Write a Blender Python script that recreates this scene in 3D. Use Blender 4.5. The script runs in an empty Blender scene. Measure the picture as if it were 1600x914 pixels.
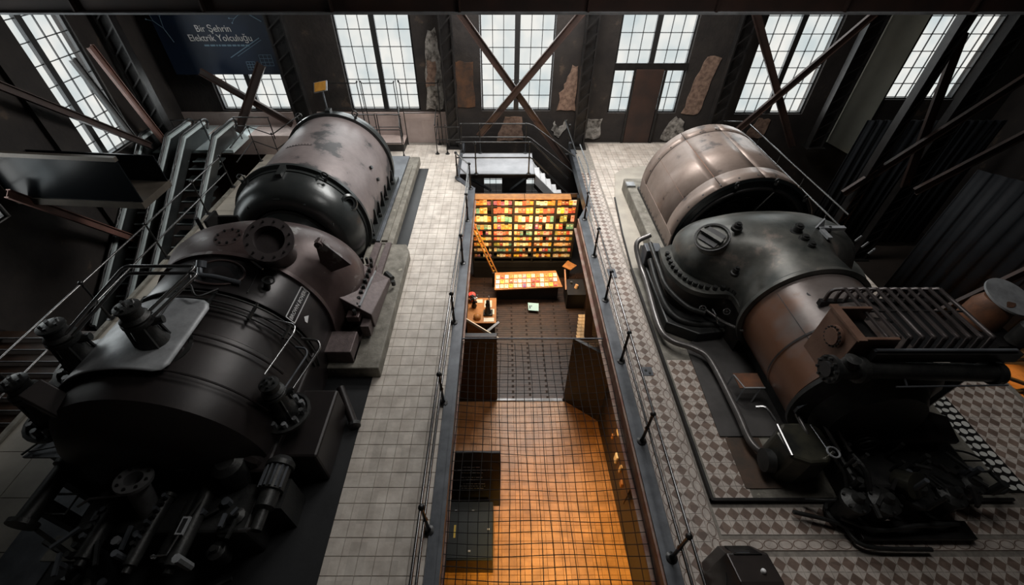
import bpy, math, random
from mathutils import Vector, Matrix
from math import sin, cos, pi, radians as R
random.seed(7)
SC = bpy.context.scene
COL = SC.collection

# ---------------------------------------------------------------- camera
cam_d = bpy.data.cameras.new('camera'); cam = bpy.data.objects.new('camera', cam_d); COL.objects.link(cam)
cam.location = (0, 0, 8.4); cam.rotation_euler = (R(90 - 42.44), 0, 0)
cam_d.sensor_width = 36; cam_d.lens = 15.18; cam_d.shift_x = 0.01; cam_d.clip_end = 200; cam_d.clip_start = .05
SC.camera = cam
# ---------------------------------------------------------------- world, lights, exposure
w = bpy.data.worlds.new('world'); SC.world = w; w.use_nodes = True
w.node_tree.nodes['Background'].inputs[0].default_value = (.95, .96, .95, 1)
w.node_tree.nodes['Background'].inputs[1].default_value = 1.0
SC.view_settings.view_transform = 'Standard'; SC.view_settings.look = 'None'
SC.view_settings.gamma = 1; SC.view_settings.exposure = 0; SC.view_settings.use_curve_mapping = False
SC.cycles.use_denoising = True; SC.cycles.max_bounces = 5; SC.cycles.diffuse_bounces = 3
SC.cycles.transparent_max_bounces = 6; SC.cycles.sample_clamp_indirect = 4; SC.cycles.caustics_reflective = False

def light(name, kind, loc, energy, color, size=(1, 1), target=None, spot=None, blend=.6):
    d = bpy.data.lights.new(name, kind); o = bpy.data.objects.new(name, d); COL.objects.link(o)
    o.location = loc; d.energy = energy; d.color = color
    if kind == 'AREA': d.shape = 'RECTANGLE'; d.size, d.size_y = size
    else: d.shadow_soft_size = size[0]
    if kind == 'SPOT': d.spot_size = R(spot); d.spot_blend = blend
    if target is not None:
        o.rotation_euler = (Vector(target) - Vector(loc)).to_track_quat('-Z', 'Y').to_euler()
    return o
DAY = (.93, .97, 1.0)
for x in (-10.8, -5.1, .63, 6.2, 11.85, 18.2):      # daylight outside each back window
    light('window_daylight', 'AREA', (x, 20.35, 4.1), 330 if x < 15 else 100, DAY, (3.4, 6.2), (x, 10, 4.1))
for y in (14.9, 9.2):                              # daylight outside the left wall windows
    light('window_daylight', 'AREA', (-15.0, y, 3.7), 280, DAY, (3.4, 5.6), (-5, y, 3.7))
light('skylight_daylight', 'AREA', (1.6, 15.6, 10.2), 2000, (1, .97, .94), (6.0, 4.5), (.8, 14.2, 0))
light('skylight_daylight', 'AREA', (3.6, 7.6, 12.6), 300, (1, .97, .94), (3.2, 4), (4.6, 5.2, 0))
WARM = (1.0, .55, .16)
light('shop_lamp', 'AREA', (.9, 13.7, -.75), 165, (1, .60, .24), (3.6, .3), (.95, 15.3, -2.2))
light('shop_lamp', 'AREA', (.7, 13.9, -.7), 30, (1, .60, .22), (2.4, .3), (.6, 14.1, -4))
light('hall_lamp', 'SPOT', (1.35, 2.4, -.75), 980, (1, .58, .12), (.12,), (1.5, 3.2, -4.5), 92, .7)
light('hall_lamp', 'SPOT', (1.6, 5.4, -.75), 170, (1, .50, .14), (.15,), (1.5, 6.0, -4.5), 104, .8)
light('hall_lamp', 'SPOT', (-.6, 10.9, -.9), 60, (1, .6, .25), (.1,), (-.8, 11.6, -4), 80)
light('side_lamp', 'SPOT', (4.9, 12.4, -1.0), 170, (1, .62, .25), (.1,), (4.0, 12.6, -4.5), 80)
light('side_lamp', 'SPOT', (2.3, 6.1, -1.2), 130, (1, .62, .25), (.08,), (3.2, 5.8, -2.4), 95)
light('side_lamp', 'SPOT', (17.8, 9.6, -1.2), 420, (1, .5, .1), (.1,), (17.8, 9.6, -4.5), 60)

# ---------------------------------------------------------------- materials
MAT = {}
def mat(name, c1, c2=None, rough=.6, metal=0., scale=3., bump=0., rough2=None, c3=None, th=.5, detail=6., cell=None, cellmix=.0):
    if name in MAT: return MAT[name]
    m = bpy.data.materials.new(name); m.use_nodes = True; nt = m.node_tree; N = nt.nodes; L = nt.links
    b = N['Principled BSDF']; b.inputs['Metallic'].default_value = metal; b.inputs['Roughness'].default_value = rough
    geo = N.new('ShaderNodeNewGeometry')
    if c2 is None: c2 = tuple(min(1, v * .7) for v in c1)
    no = N.new('ShaderNodeTexNoise'); no.inputs['Scale'].default_value = scale; no.inputs['Detail'].default_value = detail; no.inputs['Roughness'].default_value = .62
    L.new(geo.outputs['Position'], no.inputs['Vector'])
    cr = N.new('ShaderNodeValToRGB'); e = cr.color_ramp.elements
    e[0].position = th - .14; e[0].color = (*c1, 1); e[1].position = th + .14; e[1].color = (*c2, 1)
    if c3: x = e.new(min(.98, th + .2)); x.color = (*c3, 1)
    L.new(no.outputs['Fac'], cr.inputs['Fac']); out = cr.outputs['Color']
    if cell:                                       # each laid piece gets a slightly different tone
        dv = N.new('ShaderNodeVectorMath'); dv.operation = 'DIVIDE'; dv.inputs[1].default_value = cell
        fl = N.new('ShaderNodeVectorMath'); fl.operation = 'FLOOR'; wn = N.new('ShaderNodeTexWhiteNoise')
        L.new(geo.outputs['Position'], dv.inputs[0]); L.new(dv.outputs[0], fl.inputs[0]); L.new(fl.outputs[0], wn.inputs['Vector'])
        hs = N.new('ShaderNodeHueSaturation'); mr = N.new('ShaderNodeMapRange'); mr.inputs[3].default_value = 1 - cellmix; mr.inputs[4].default_value = 1 + cellmix
        L.new(wn.outputs['Value'], mr.inputs[0]); L.new(mr.outputs[0], hs.inputs['Value']); L.new(out, hs.inputs['Color']); out = hs.outputs['Color']
    L.new(out, b.inputs['Base Color'])
    if rough2 is not None:
        mr = N.new('ShaderNodeMapRange'); mr.inputs[3].default_value = rough; mr.inputs[4].default_value = rough2
        L.new(no.outputs['Fac'], mr.inputs[0]); L.new(mr.outputs[0], b.inputs['Roughness'])
    if bump:
        n2 = N.new('ShaderNodeTexNoise'); n2.inputs['Scale'].default_value = scale * 6; n2.inputs['Detail'].default_value = 4
        L.new(geo.outputs['Position'], n2.inputs['Vector'])
        bp = N.new('ShaderNodeBump'); bp.inputs['Strength'].default_value = bump; bp.inputs['Distance'].default_value = .02
        L.new(n2.outputs['Fac'], bp.inputs['Height']); L.new(bp.outputs[0], b.inputs['Normal'])
    MAT[name] = m; return m
def flat(name, c, rough=.5, metal=0.):
    if name in MAT: return MAT[name]
    m = bpy.data.materials.new(name); m.use_nodes = True; b = m.node_tree.nodes['Principled BSDF']
    b.inputs['Base Color'].default_value = (*c, 1); b.inputs['Roughness'].default_value = rough; b.inputs['Metallic'].default_value = metal
    MAT[name] = m; return m
wall_m = mat('sooty_wall', (.013, .010, .009), (.024, .019, .016), .85, 0, 1.3, .6, c3=(.06, .042, .03), th=.50)
brick_m = mat('bare_brick', (.26, .17, .125), (.12, .075, .055), .9, 0, 7, .9, th=.5)
flake_m = mat('flaking_plaster', (.34, .32, .29), (.045, .038, .032), .85, 0, 5, .6, th=.5)
greyplaster = mat('grey_green_plaster', (.60, .61, .52), (.50, .51, .43), .85, 0, .8, .1)
pink_m = mat('pinkish_render', (.46, .37, .34), (.38, .30, .27), .7, 0, 1.5, .1, cell=(.6, 9, .33), cellmix=.06)
tileL = mat('pale_floor_tile', (.60, .55, .49), (.44, .39, .34), .40, 0, 2.6, .15, rough2=.6, cell=(.295, .295, 5), cellmix=.10)
grout = mat('dark_grout', (.27, .245, .21), (.18, .16, .14), .8, 0, 9)
tileA = mat('cement_tile_light', (.54, .48, .43), (.40, .35, .31), .33, 0, 3, .08, rough2=.5, cell=(.235, .235, 5), cellmix=.10)
tileB = mat('cement_tile_brown', (.21, .15, .12), (.14, .098, .078), .33, 0, 3, .08, rough2=.5, cell=(.235, .235, 5), cellmix=.22)
slab_m = mat('beige_screed', (.42, .38, .32), (.32, .29, .245), .55, 0, 1.3, .1)
conc = mat('stained_concrete', (.24, .225, .19), (.12, .11, .09), .75, 0, 3.2, .5, c3=(.30, .285, .23))
pitplate = mat('dark_floor_plate', (.030, .031, .033), (.022, .023, .024), .45, .2, 1.5, .1)
steelgrey = mat('grey_painted_steel', (.125, .135, .15), (.07, .076, .085), .42, .3, 2.2, .1)
redlead = mat('worn_red_paint', (.20, .085, .06), (.30, .22, .17), .6, .1, 3, .2)
beam_m = mat('red_brown_steel', (.052, .027, .020), (.030, .019, .016), .55, .2, 1.2, .1)
darksteel = mat('black_steel', (.018, .017, .017), (.030, .028, .027), .42, .5, 4, .1)
iron = mat('dark_cast_iron', (.026, .027, .027), (.045, .045, .043), .36, .55, 5, .25, rough2=.55)
railm = flat('polished_handrail_steel', (.20, .20, .20), .22, .9)
railpost = mat('dark_rail_iron', (.022, .022, .022), (.04, .04, .04), .35, .6, 8)
drumL = mat('mauve_grey_casing_paint', (.22, .185, .18), (.15, .125, .122), .36, .25, 1.0, .2, rough2=.6, c3=(.045, .042, .043), th=.40)
bellL = mat('blackish_green_paint', (.030, .034, .034), (.045, .048, .047), .28, .35, 2, .08)
hoodL = mat('maroon_grey_hood_paint', (.075, .050, .048), (.10, .070, .066), .30, .3, 1.7, .15, rough2=.5, c3=(.28, .26, .25), th=.45)
bodyL = mat('black_brown_casing_paint', (.022, .017, .016), (.015, .012, .012), .42, .2, 1.4, .08)
sheet_m = mat('bare_sheet_metal', (.36, .37, .385), (.22, .23, .235), .36, .25, 2.6, .05, rough2=.6)
pinkbox = mat('speckled_mauve_iron', (.15, .115, .112), (.10, .078, .076), .5, .3, 9, .4)
drumR = mat('tan_brown_casing_paint', (.25, .195, .165), (.18, .135, .112), .34, .3, 1.3, .1, rough2=.55, c3=(.07, .052, .045), th=.46)
hoodR = mat('green_black_hood_paint', (.040, .045, .042), (.125, .122, .110), .30, .35, 1.2, .25, rough2=.5, c3=(.22, .185, .16), th=.46)
rust = mat('rusty_brown_paint', (.19, .165, .155), (.13, .105, .095), .34, .25, 1.1, .12, c3=(.10, .06, .045), th=.5)
def lowrust(m):                                     # the barrel paint is orange-brown low down, greyer on the crown
    nt = m.node_tree; N = nt.nodes; L = nt.links; b = N['Principled BSDF']; src = b.inputs['Base Color'].links[0].from_socket
    g = N.new('ShaderNodeNewGeometry'); sp = N.new('ShaderNodeSeparateXYZ'); L.new(g.outputs['Position'], sp.inputs[0])
    n = N.new('ShaderNodeTexNoise'); n.inputs['Scale'].default_value = 1.8; L.new(g.outputs['Position'], n.inputs['Vector'])
    a = N.new('ShaderNodeMath'); a.operation = 'MULTIPLY_ADD'; a.inputs[1].default_value = 1.5; L.new(n.outputs['Fac'], a.inputs[0]); L.new(sp.outputs['Z'], a.inputs[2])
    mr = N.new('ShaderNodeMapRange'); mr.inputs[1].default_value = 2.55; mr.inputs[2].default_value = 3.1; mr.inputs[3].default_value = 1; mr.inputs[4].default_value = 0; L.new(a.outputs[0], mr.inputs[0])
    mx = N.new('ShaderNodeMix'); mx.data_type = 'RGBA'; L.new(mr.outputs[0], mx.inputs[0]); L.new(src, mx.inputs[6]); mx.inputs[7].default_value = (.150, .070, .040, 1); L.new(mx.outputs[2], b.inputs['Base Color'])
lowrust(rust)
rusty2 = mat('orange_brown_rust', (.19, .080, .040), (.10, .052, .034), .5, .2, 3, .3)
wood_d = mat('dark_shop_wood', (.048, .023, .012), (.026, .013, .007), .5, 0, 4, .1, cell=(5, .12, 5), cellmix=.25)
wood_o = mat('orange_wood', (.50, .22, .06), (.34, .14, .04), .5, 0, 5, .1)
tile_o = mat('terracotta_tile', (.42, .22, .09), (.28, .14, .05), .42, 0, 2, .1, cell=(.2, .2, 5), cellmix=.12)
black_m = mat('matt_black', (.010, .010, .011), (.016, .016, .017), .5, 0, 3)
navy = mat('navy_print', (.006, .014, .032), (.008, .022, .055), .5, 0, .5)
white_m = flat('white_print', (.75, .75, .75), .6)
paleblue = flat('pale_blue_print', (.20, .32, .42), .6)
cyan_m = flat('pale_cyan_print', (.45, .72, .70), .5)
chrome = flat('bright_metal', (.55, .56, .57), .22, .95)
escm = mat('brushed_escalator_steel', (.66, .74, .74), (.50, .57, .57), .28, .15, 1.5, .03)
rubber = flat('black_rubber', (.012, .012, .012), .4)
yellow_m = flat('yellow_paint', (.62, .42, .05), .5)
amber = mat('amber_panel_print', (.42, .20, .03), (.30, .14, .02), .5, 0, 6)
tarp = mat('dark_blue_sheeting', (.005, .007, .010), (.010, .013, .017), .75, .0, 1.2, .2)
ropem = flat('black_cord', (.012, .010, .009), .8)
glossblack = flat('black_glass', (.004, .005, .006), .22, .0); MAT['black_glass'].node_tree.nodes['Principled BSDF'].inputs['Specular IOR Level'].default_value = .15
green_m = mat('dark_green_paint', (.007, .011, .008), (.005, .008, .006), .45, .1, 3)
paper = flat('cream_paper', (.78, .70, .55), .7)
# window glass: cloudy daylight passes through a slightly dusty pane
gl = bpy.data.materials.new('dusty_glass'); gl.use_nodes = True; nt = gl.node_tree; nt.nodes.clear()
o_ = nt.nodes.new('ShaderNodeOutputMaterial'); mx = nt.nodes.new('ShaderNodeMixShader'); tr = nt.nodes.new('ShaderNodeBsdfTransparent'); gs = nt.nodes.new('ShaderNodeBsdfGlossy')
gs.inputs['Roughness'].default_value = .02; mx.inputs[0].default_value = .03
g_geo = nt.nodes.new('ShaderNodeNewGeometry'); g_n = nt.nodes.new('ShaderNodeTexNoise'); g_n.inputs['Scale'].default_value = .9; g_r = nt.nodes.new('ShaderNodeValToRGB')
g_r.color_ramp.elements[0].position = .3; g_r.color_ramp.elements[0].color = (.80, .84, .85, 1); g_r.color_ramp.elements[1].position = .65; g_r.color_ramp.elements[1].color = (.96, .95, .93, 1)
nt.links.new(g_geo.outputs['Position'], g_n.inputs['Vector']); nt.links.new(g_n.outputs['Fac'], g_r.inputs['Fac']); nt.links.new(g_r.outputs[0], tr.inputs[0])
nt.nodes.remove(mx); nt.nodes.remove(gs); nt.links.new(tr.outputs[0], o_.inputs[0]); glass = gl

# ---------------------------------------------------------------- mesh builder
OFF = {}
def frame_of(d):
    d = Vector(d).normalized(); up = Vector((0, 0, 1)) if abs(d.z) < .95 else Vector((1, 0, 0))
    a = d.cross(up).normalized(); return a, a.cross(d).normalized()
class MB:
    def __init__(s): s.v = []; s.f = []; s.m = []; s.mi = 0
    def add(s, vs, fs):
        o = len(s.v); s.v += [tuple(v) for v in vs]; s.f += [tuple(i + o for i in f) for f in fs]; s.m += [s.mi] * len(fs); return s
    def box(s, x0, x1, y0, y1, z0, z1):
        return s.add([(x, y, z) for z in (z0, z1) for y in (y0, y1) for x in (x0, x1)],
                     [(0, 2, 3, 1), (4, 5, 7, 6), (0, 1, 5, 4), (2, 6, 7, 3), (0, 4, 6, 2), (1, 3, 7, 5)])
    def bar(s, p, q, w, h, up=(0, 0, 1)):          # rectangular bar from p to q
        p = Vector(p); q = Vector(q); d = (q - p).normalized(); u = Vector(up)
        if abs(d.dot(u)) > .98: u = Vector((0, 1, 0))
        a = d.cross(u).normalized(); b = a.cross(d).normalized()
        vs = [c + a * i * w / 2 + b * j * h / 2 for c in (p, q) for i, j in ((-1, -1), (1, -1), (1, 1), (-1, 1))]
        return s.add(vs, [(0, 1, 2, 3), (7, 6, 5, 4), (0, 4, 5, 1), (1, 5, 6, 2), (2, 6, 7, 3), (3, 7, 4, 0)])
    def cyl(s, p, q, r, r2=None, n=16, cap=True):
        return s.tube([p, q], [r, r if r2 is None else r2], n, cap)
    def tube(s, pts, r, n=8, cap=True, closed=False):
        pts = [Vector(p) for p in pts]; k = len(pts); rr = r if isinstance(r, (list, tuple)) else [r] * k
        o = len(s.v); a0 = None
        for i, p in enumerate(pts):
            if closed: d = (pts[(i + 1) % k] - pts[i - 1])
            else: d = (pts[min(i + 1, k - 1)] - pts[max(i - 1, 0)])
            d.normalize()
            if a0 is None: a0, b0 = frame_of(d)
            else: a0 = (a0 - d * a0.dot(d)).normalized(); b0 = d.cross(a0) * -1; b0 = a0.cross(d) * 1
            b = a0.cross(d)
            for j in range(n):
                t = 2 * pi * j / n; s.v.append(tuple(p + (a0 * cos(t) + b * sin(t)) * rr[i]))
        for i in range(k if closed else k - 1):
            for j in range(n):
                A = o + i * n + j; B = o + i * n + (j + 1) % n; i2 = (i + 1) % k
                C = o + i2 * n + (j + 1) % n; D = o + i2 * n + j; s.f.append((A, D, C, B)); s.m.append(s.mi)
        if cap and not closed:
            s.f.append(tuple(o + j for j in range(n))); s.f.append(tuple(o + (k - 1) * n + j for j in range(n - 1, -1, -1))); s.m += [s.mi] * 2
        return s
    def lathe(s, c, axis, prof, n=48, t0=0, t1=2 * pi, ref=None):   # prof: (radius, distance along axis)
        c = Vector(c); ax = Vector(axis).normalized(); a, b = frame_of(ax)
        if ref is not None: a = Vector(ref); b = ax.cross(a)
        full = abs(t1 - t0 - 2 * pi) < 1e-4; m = n if full else n + 1; o = len(s.v)
        for r, h in prof:
            for j in range(m):
                t = t0 + (t1 - t0) * j / n; s.v.append(tuple(c + ax * h + (a * cos(t) + b * sin(t)) * max(r, 1e-4)))
        for i in range(len(prof) - 1):
            for j in range(n):
                j2 = (j + 1) % m; s.f.append((o + i * m + j, o + i * m + j2, o + (i + 1) * m + j2, o + (i + 1) * m + j)); s.m.append(s.mi)
        return s
    def rings(s, rs, cap=True, closed=True):
        n = len(rs[0]); o = len(s.v)
        for r in rs: s.v += [tuple(p) for p in r]
        for i in range(len(rs) - 1):
            for j in range(n if closed else n - 1):
                s.f.append((o + i * n + j, o + i * n + (j + 1) % n, o + (i + 1) * n + (j + 1) % n, o + (i + 1) * n + j)); s.m.append(s.mi)
        if cap: s.f.append(tuple(o + j for j in range(n - 1, -1, -1))); s.f.append(tuple(o + (len(rs) - 1) * n + j for j in range(n))); s.m += [s.mi] * 2
        return s
    def prism(s, poly, z0, z1):
        return s.rings([[(x, y, z0) for x, y in poly], [(x, y, z1) for x, y in poly]])
    def wall_prism(s, poly, y0, y1):               # polygon in xz pushed along y
        return s.rings([[(x, y0, z) for x, z in poly], [(x, y1, z) for x, z in poly]])
    def ball(s, c, r, n=10):
        return s.lathe(c, (0, 0, 1), [(r * sin(pi * i / 6), -r * cos(pi * i / 6)) for i in range(7)], n)
    def torus(s, c, axis, R_, r, n=32, k=8):
        a, b = frame_of(axis); c = Vector(c)
        return s.tube([c + (a * cos(2 * pi * i / n) + b * sin(2 * pi * i / n)) * R_ for i in range(n)], r, k, closed=True)
    def build(s, name, m, parent=None, smooth=None, bevel=0, label=None, kind=None):
        off = OFF[parent.name] if parent else None
        if off is None:
            xs, ys, zs = zip(*s.v); off = ((min(xs) + max(xs)) / 2, (min(ys) + max(ys)) / 2, min(zs))
            if parent: off = (0, 0, 0)
        me = bpy.data.meshes.new(name)
        me.from_pydata([(x - off[0], y - off[1], z - off[2]) for x, y, z in s.v], [], s.f)
        ms = m if isinstance(m, (list, tuple)) else [m]
        for q in ms: me.materials.append(q)
        if len(ms) > 1: me.polygons.foreach_set('material_index', s.m)
        if smooth:
            me.polygons.foreach_set('use_smooth', [True] * len(me.polygons)); me.set_sharp_from_angle(angle=R(smooth))
        me.update(); o = bpy.data.objects.new(name, me); COL.objects.link(o)
        if parent: o.parent = parent; OFF[o.name] = off
        else: o.location = off; OFF[o.name] = off
        if bevel:
            bv = o.modifiers.new('bevel', 'BEVEL'); bv.width = bevel; bv.segments = 2; bv.limit_method = 'ANGLE'
        if label: o['label'] = label
        if kind: o['kind'] = kind
        return o
def tag(o, label, cat, group=None):
    o['label'] = label; o['category'] = cat
    if group: o['group'] = group
    return o
def thing(name, loc, label=None, cat=None, group=None, rotz=0, kind=None, local=False):
    o = bpy.data.objects.new(name, None); COL.objects.link(o); o.location = loc; o.rotation_euler = (0, 0, rotz); o.empty_display_size = .2
    OFF[o.name] = (0, 0, 0) if local else tuple(loc)
    if label: tag(o, label, cat, group)
    if kind: o['kind'] = kind
    return o
def copy_tree(o, parent=None, loc=None):
    c = o.copy(); COL.objects.link(c); c.parent = parent
    for ch in list(o.children): copy_tree(ch, c)
    if loc is not None: c.location = loc
    return c
def text(name, s, size, mtx, m, parent, off, ext=.004, align='CENTER', shear=0):
    cu = bpy.data.curves.new(name, 'FONT'); cu.body = s; cu.size = size; cu.extrude = ext; cu.align_x = align; cu.align_y = 'CENTER'; cu.shear = shear; cu.resolution_u = 2
    t = bpy.data.objects.new(name, cu); COL.objects.link(t); bpy.context.view_layer.update()
    me = bpy.data.meshes.new_from_object(t.evaluated_get(bpy.context.evaluated_depsgraph_get())); bpy.data.objects.remove(t)
    me.transform(Matrix.Translation(-Vector(off)) @ mtx); me.materials.clear(); me.materials.append(m)
    o = bpy.data.objects.new(name, me); COL.objects.link(o); o.parent = parent; OFF[o.name] = OFF[parent.name]; return o
def arc(c, r, a0, a1, n, axis='y', k=0):           # points on an arc (angles in degrees from +x towards +z)
    out = []
    for i in range(n + 1):
        t = R(a0 + (a1 - a0) * i / n); out.append((c[0] + r * cos(t), c[1] + k, c[2] + r * sin(t)))
    return out
def smoothpath(pts, n=6):                          # Catmull-Rom
    P = [Vector(p) for p in pts]; P = [P[0] * 2 - P[1]] + P + [P[-1] * 2 - P[-2]]; out = []
    for i in range(1, len(P) - 2):
        for j in range(n):
            t = j / n; a, b, c, d = P[i - 1:i + 3]
            out.append(.5 * ((2 * b) + (c - a) * t + (2 * a - 5 * b + 4 * c - d) * t * t + (3 * b - a - 3 * c + d) * t ** 3))
    out.append(P[-2]); return out

# ================================================================ THE SETTING
YB = 19.56; EL = -1.05; ER = 2.75; XR = 11.0; XL = -10.45
# gallery floor (left), with walkway tiles
fl = MB(); fl.prism([(-8.7, .6), (EL - .02, .6), (EL - .02, 15.2), (-1.78, 16.1), (-1.78, YB), (-8.7, YB)], -.42, -.012)
floorL = fl.build('floor', grout, kind='structure')
pit = MB(); pit.box(-8.6, -3.07, .8, 16.9, -.012, .004); pit.build('machine_pit_plate', pitplate, floorL)
tb = MB(); g = .004; h = .295 - g
tb.add([(-h / 2, -h / 2, -.01), (h / 2, -h / 2, -.01), (h / 2, h / 2, -.01), (-h / 2, h / 2, -.01),
        (-h / 2 + .006, -h / 2 + .006, .004), (h / 2 - .006, -h / 2 + .006, .004), (h / 2 - .006, h / 2 - .006, .004), (-h / 2 + .006, h / 2 - .006, .004)],
       [(4, 5, 6, 7), (0, 1, 5, 4), (1, 2, 6, 5), (2, 3, 7, 6), (3, 0, 4, 7)])
def lay(tmpl, cells, m, parent, name='tile', jit=.0012):
    ox, oy, oz = OFF[parent.name]; me = None; stuff = MB()
    for i, (x, y, z, rz) in enumerate(cells):
        if i < 300:
            if me is None:
                me = bpy.data.meshes.new(name); me.from_pydata(tmpl.v, [], tmpl.f)
                for q in (m if isinstance(m, list) else [m]): me.materials.append(q)
                if isinstance(m, list): me.polygons.foreach_set('material_index', tmpl.m)
            o = bpy.data.objects.new(name, me); COL.objects.link(o); o.parent = parent
            o.location = (x - ox, y - oy, z - oz + random.uniform(-jit, jit)); o.rotation_euler = (random.uniform(-.003, .003), random.uniform(-.003, .003), rz)
        else:
            c, s_ = cos(rz), sin(rz); mi0 = len(stuff.v)
            stuff.v += [(vx * c - vy * s_ + x, vx * s_ + vy * c + y, vz + z) for vx, vy, vz in tmpl.v]
            stuff.f += [tuple(k + mi0 for k in f) for f in tmpl.f]; stuff.m += tmpl.m
    if stuff.v: stuff.build(name + '_field', m, parent, kind='stuff')
cells = []
for j in range(61):
    y = 1.25 + .295 * (j + .5)
    for i in range(26):
        x = -1.30 - .295 * (i + .5)
        if y < 16.9 and x < -3.0: continue
        if y > 16.9 and x < -8.6: continue
        if x > -1.85 and y > 15.7: continue
        cells.append((x, y, 0, 0))
cells.sort(key=lambda c: c[1] + .2 * abs(c[0])); lay(tb, cells, tileL, floorL)
kerbL = MB(); kerbL.box(-1.30, EL, .6, 15.2, -.40, .03); kerbL.box(-1.11, EL + .015, .6, 15.2, .03, .05); kerbL.box(-1.30, -1.27, .6, 15.2, .03, .05)
kerbL.rings([[(-1.30, 15.2, z), (EL, 15.2, z), (-1.72, 16.12, z), (-1.85, 15.95, z)] for z in (-.4, .03)])
kerbL.box(-1.85, -1.72, 16.05, YB, -.4, .03); kerbL.build('trim_1', steelgrey, kind='structure')
flg = MB(); flg.box(EL - .02, EL + .045, .6, 15.2, -.44, -.40); flg.build('trim_2', redlead, kind='structure')
# left strip of large beige slabs with raised edge
lf = MB(); lf.box(XL, -8.6, .6, YB, -.42, -.012); floorLL = lf.build('floor', grout, kind='structure')
sb = MB(); sx = .895; sy = .92
sb.add([(-sx / 2, -sy / 2, -.01), (sx / 2, -sy / 2, -.01), (sx / 2, sy / 2, -.01), (-sx / 2, sy / 2, -.01), (-sx / 2 + .005, -sy / 2 + .005, .004), (sx / 2 - .005, -sy / 2 + .005, .004), (sx / 2 - .005, sy / 2 - .005, .004), (-sx / 2 + .005, sy / 2 - .005, .004)],
       [(4, 5, 6, 7), (0, 1, 5, 4), (1, 2, 6, 5), (2, 3, 7, 6), (3, 0, 4, 7)])
lay(sb, [(-9.08 - .9 * i, 1.1 + .925 * j, 0, 0) for j in range(20) for i in range(2)], slab_m, floorLL, 'floor_slab')
ke = MB(); ke.box(XL - .12, XL, .6, 16.2, -.5, .06); ke.build('trim_3', conc, kind='structure')
# right gallery floor
fr = MB(); fr.prism([(ER + .02, .6), (11.9, .6), (11.9, 6.6), (XR, 6.6), (XR, YB), (3.2, YB), (3.2, 13.9), (ER + .02, 13.1)], -.42, -.012)
floorR = fr.build('floor', grout, kind='structure')
P = .235
dt = MB(); q = P / 2 - .002; d = q * .98
dt.mi = 0; dt.v = [(-q, -q, 0), (q, -q, 0), (q, q, 0), (-q, q, 0), (0, -d, 0), (d, 0, 0), (0, d, 0), (-d, 0, 0), (-q, -q, -.012), (q, -q, -.012), (q, q, -.012), (-q, q, -.012)]
dt.f = [(0, 4, 7), (4, 1, 5), (5, 2, 6), (7, 6, 3), (8, 9, 1, 4, 0), (9, 10, 2, 5, 1), (10, 11, 3, 6, 2), (11, 8, 0, 7, 3), (4, 5, 6, 7)]; dt.m = [0] * 8 + [1]
PX0 = 3.95; PY0 = 3.36; PZ = .09       # raised machine plinth, left and front edges
cells = []
for j in range(65):
    y = 1.25 + P * (j + .5)
    for i in range(2): cells.append((3.34 + P * i, y, 0, 0))
for i in range(36):
    for yy in (1.37, 1.605, 1.84, 2.075, 2.31, 2.89, 3.125):
        x = 3.34 + P * (i + 2) + .23
        if x < 11.75: cells.append((x, yy, 0, 0))
for j in range(14):
    for i in range(3): cells.append((4.13 + P * i, PY0 + .12 + P * j * 1.0, PZ, 0))
for j in range(13):
    for i in range(9): cells.append((9.75 + P * i, 3.6 + P * j, 0, 0))
cells.sort(key=lambda c: c[1] * 1.2 + abs(c[0] - 3.4) * .5); lay(dt, cells, [tileA, tileB], floorR)
pt = MB(); pt.v = [(a * .98, b * .98, c) for a, b, c in tb.v]; pt.v = [(a * .235 / .295, b * .235 / .295, c) for a, b, c in pt.v]; pt.f = tb.f; pt.m = tb.m
tileP = mat('pale_worn_tile', (.56, .50, .44), (.40, .34, .29), .36, 0, 2, .1, rough2=.52, cell=(.235, .235, 5), cellmix=.12)
pc = [(4.05 + P * i, 8.0 + P * j, 0, 0) for j in range(50) for i in range(30) if not (4.6 < 4.05 + P * i < 9.4 and 8 + P * j < 14.9) and 8.0 + P * j < YB - .1]
pc.sort(key=lambda c: c[1]); lay(pt, pc, tileP, floorR, 'plain_tile')
def chain_tile(w, l):
    m = MB(); m.mi = 0; m.box(-w / 2, w / 2, -l / 2 + .002, l / 2 - .002, -.012, 0)
    m.mi = 1; n = 10
    out = [((w * .44) * cos(2 * pi * i / n), (l * .50) * sin(2 * pi * i / n)) for i in range(n)]
    inn = [(x * .80, y * .84) for x, y in out]
    m.add([(x, y, .0012) for x, y in out + inn], [(i, (i + 1) % n, n + (i + 1) % n, n + i) for i in range(n)])
    for sx_ in (-1, 1): m.add([(sx_ * w * .5, -l / 2, .0012), (sx_ * w * .5, l / 2, .0012), (sx_ * w * .46, l / 2, .0012), (sx_ * w * .46, -l / 2, .0012)], [(0, 1, 2, 3) if sx_ < 0 else (0, 3, 2, 1)])
    return m
cl = [(x, 1.3 + .26 * j, 0, 0) for j in range(60) for x in (3.12, 3.78) if x > 3.5 or j < 45] + [(3.95 + .26 * i, 2.61, 0, pi / 2) for i in range(32)]
cl.sort(key=lambda c: c[1]); lay(chain_tile(.18, .26), cl, [tileA, tileB], floorR, 'border_tile')
kr = MB(); kr.box(ER, 3.02, .6, 13.1, -.40, .02); kr.box(ER - .01, ER + .03, .6, 13.1, .02, .04); kr.rings([[(ER, 13.1, z), (3.02, 13.1, z), (3.28, 13.8, z), (3.1, 13.9, z)] for z in (-.4, .02)]); kr.box(3.1, 3.28, 13.85, YB, -.4, .02); kr.build('trim_4', steelgrey, kind='structure')
kr = MB(); kr.box(ER - .05, ER, .6, 13.1, -.46, -.02); kr.box(ER - .14, ER - .05, .6, 13.1, -.46, -.42); kr.build('trim_5', redlead, kind='structure')
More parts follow.
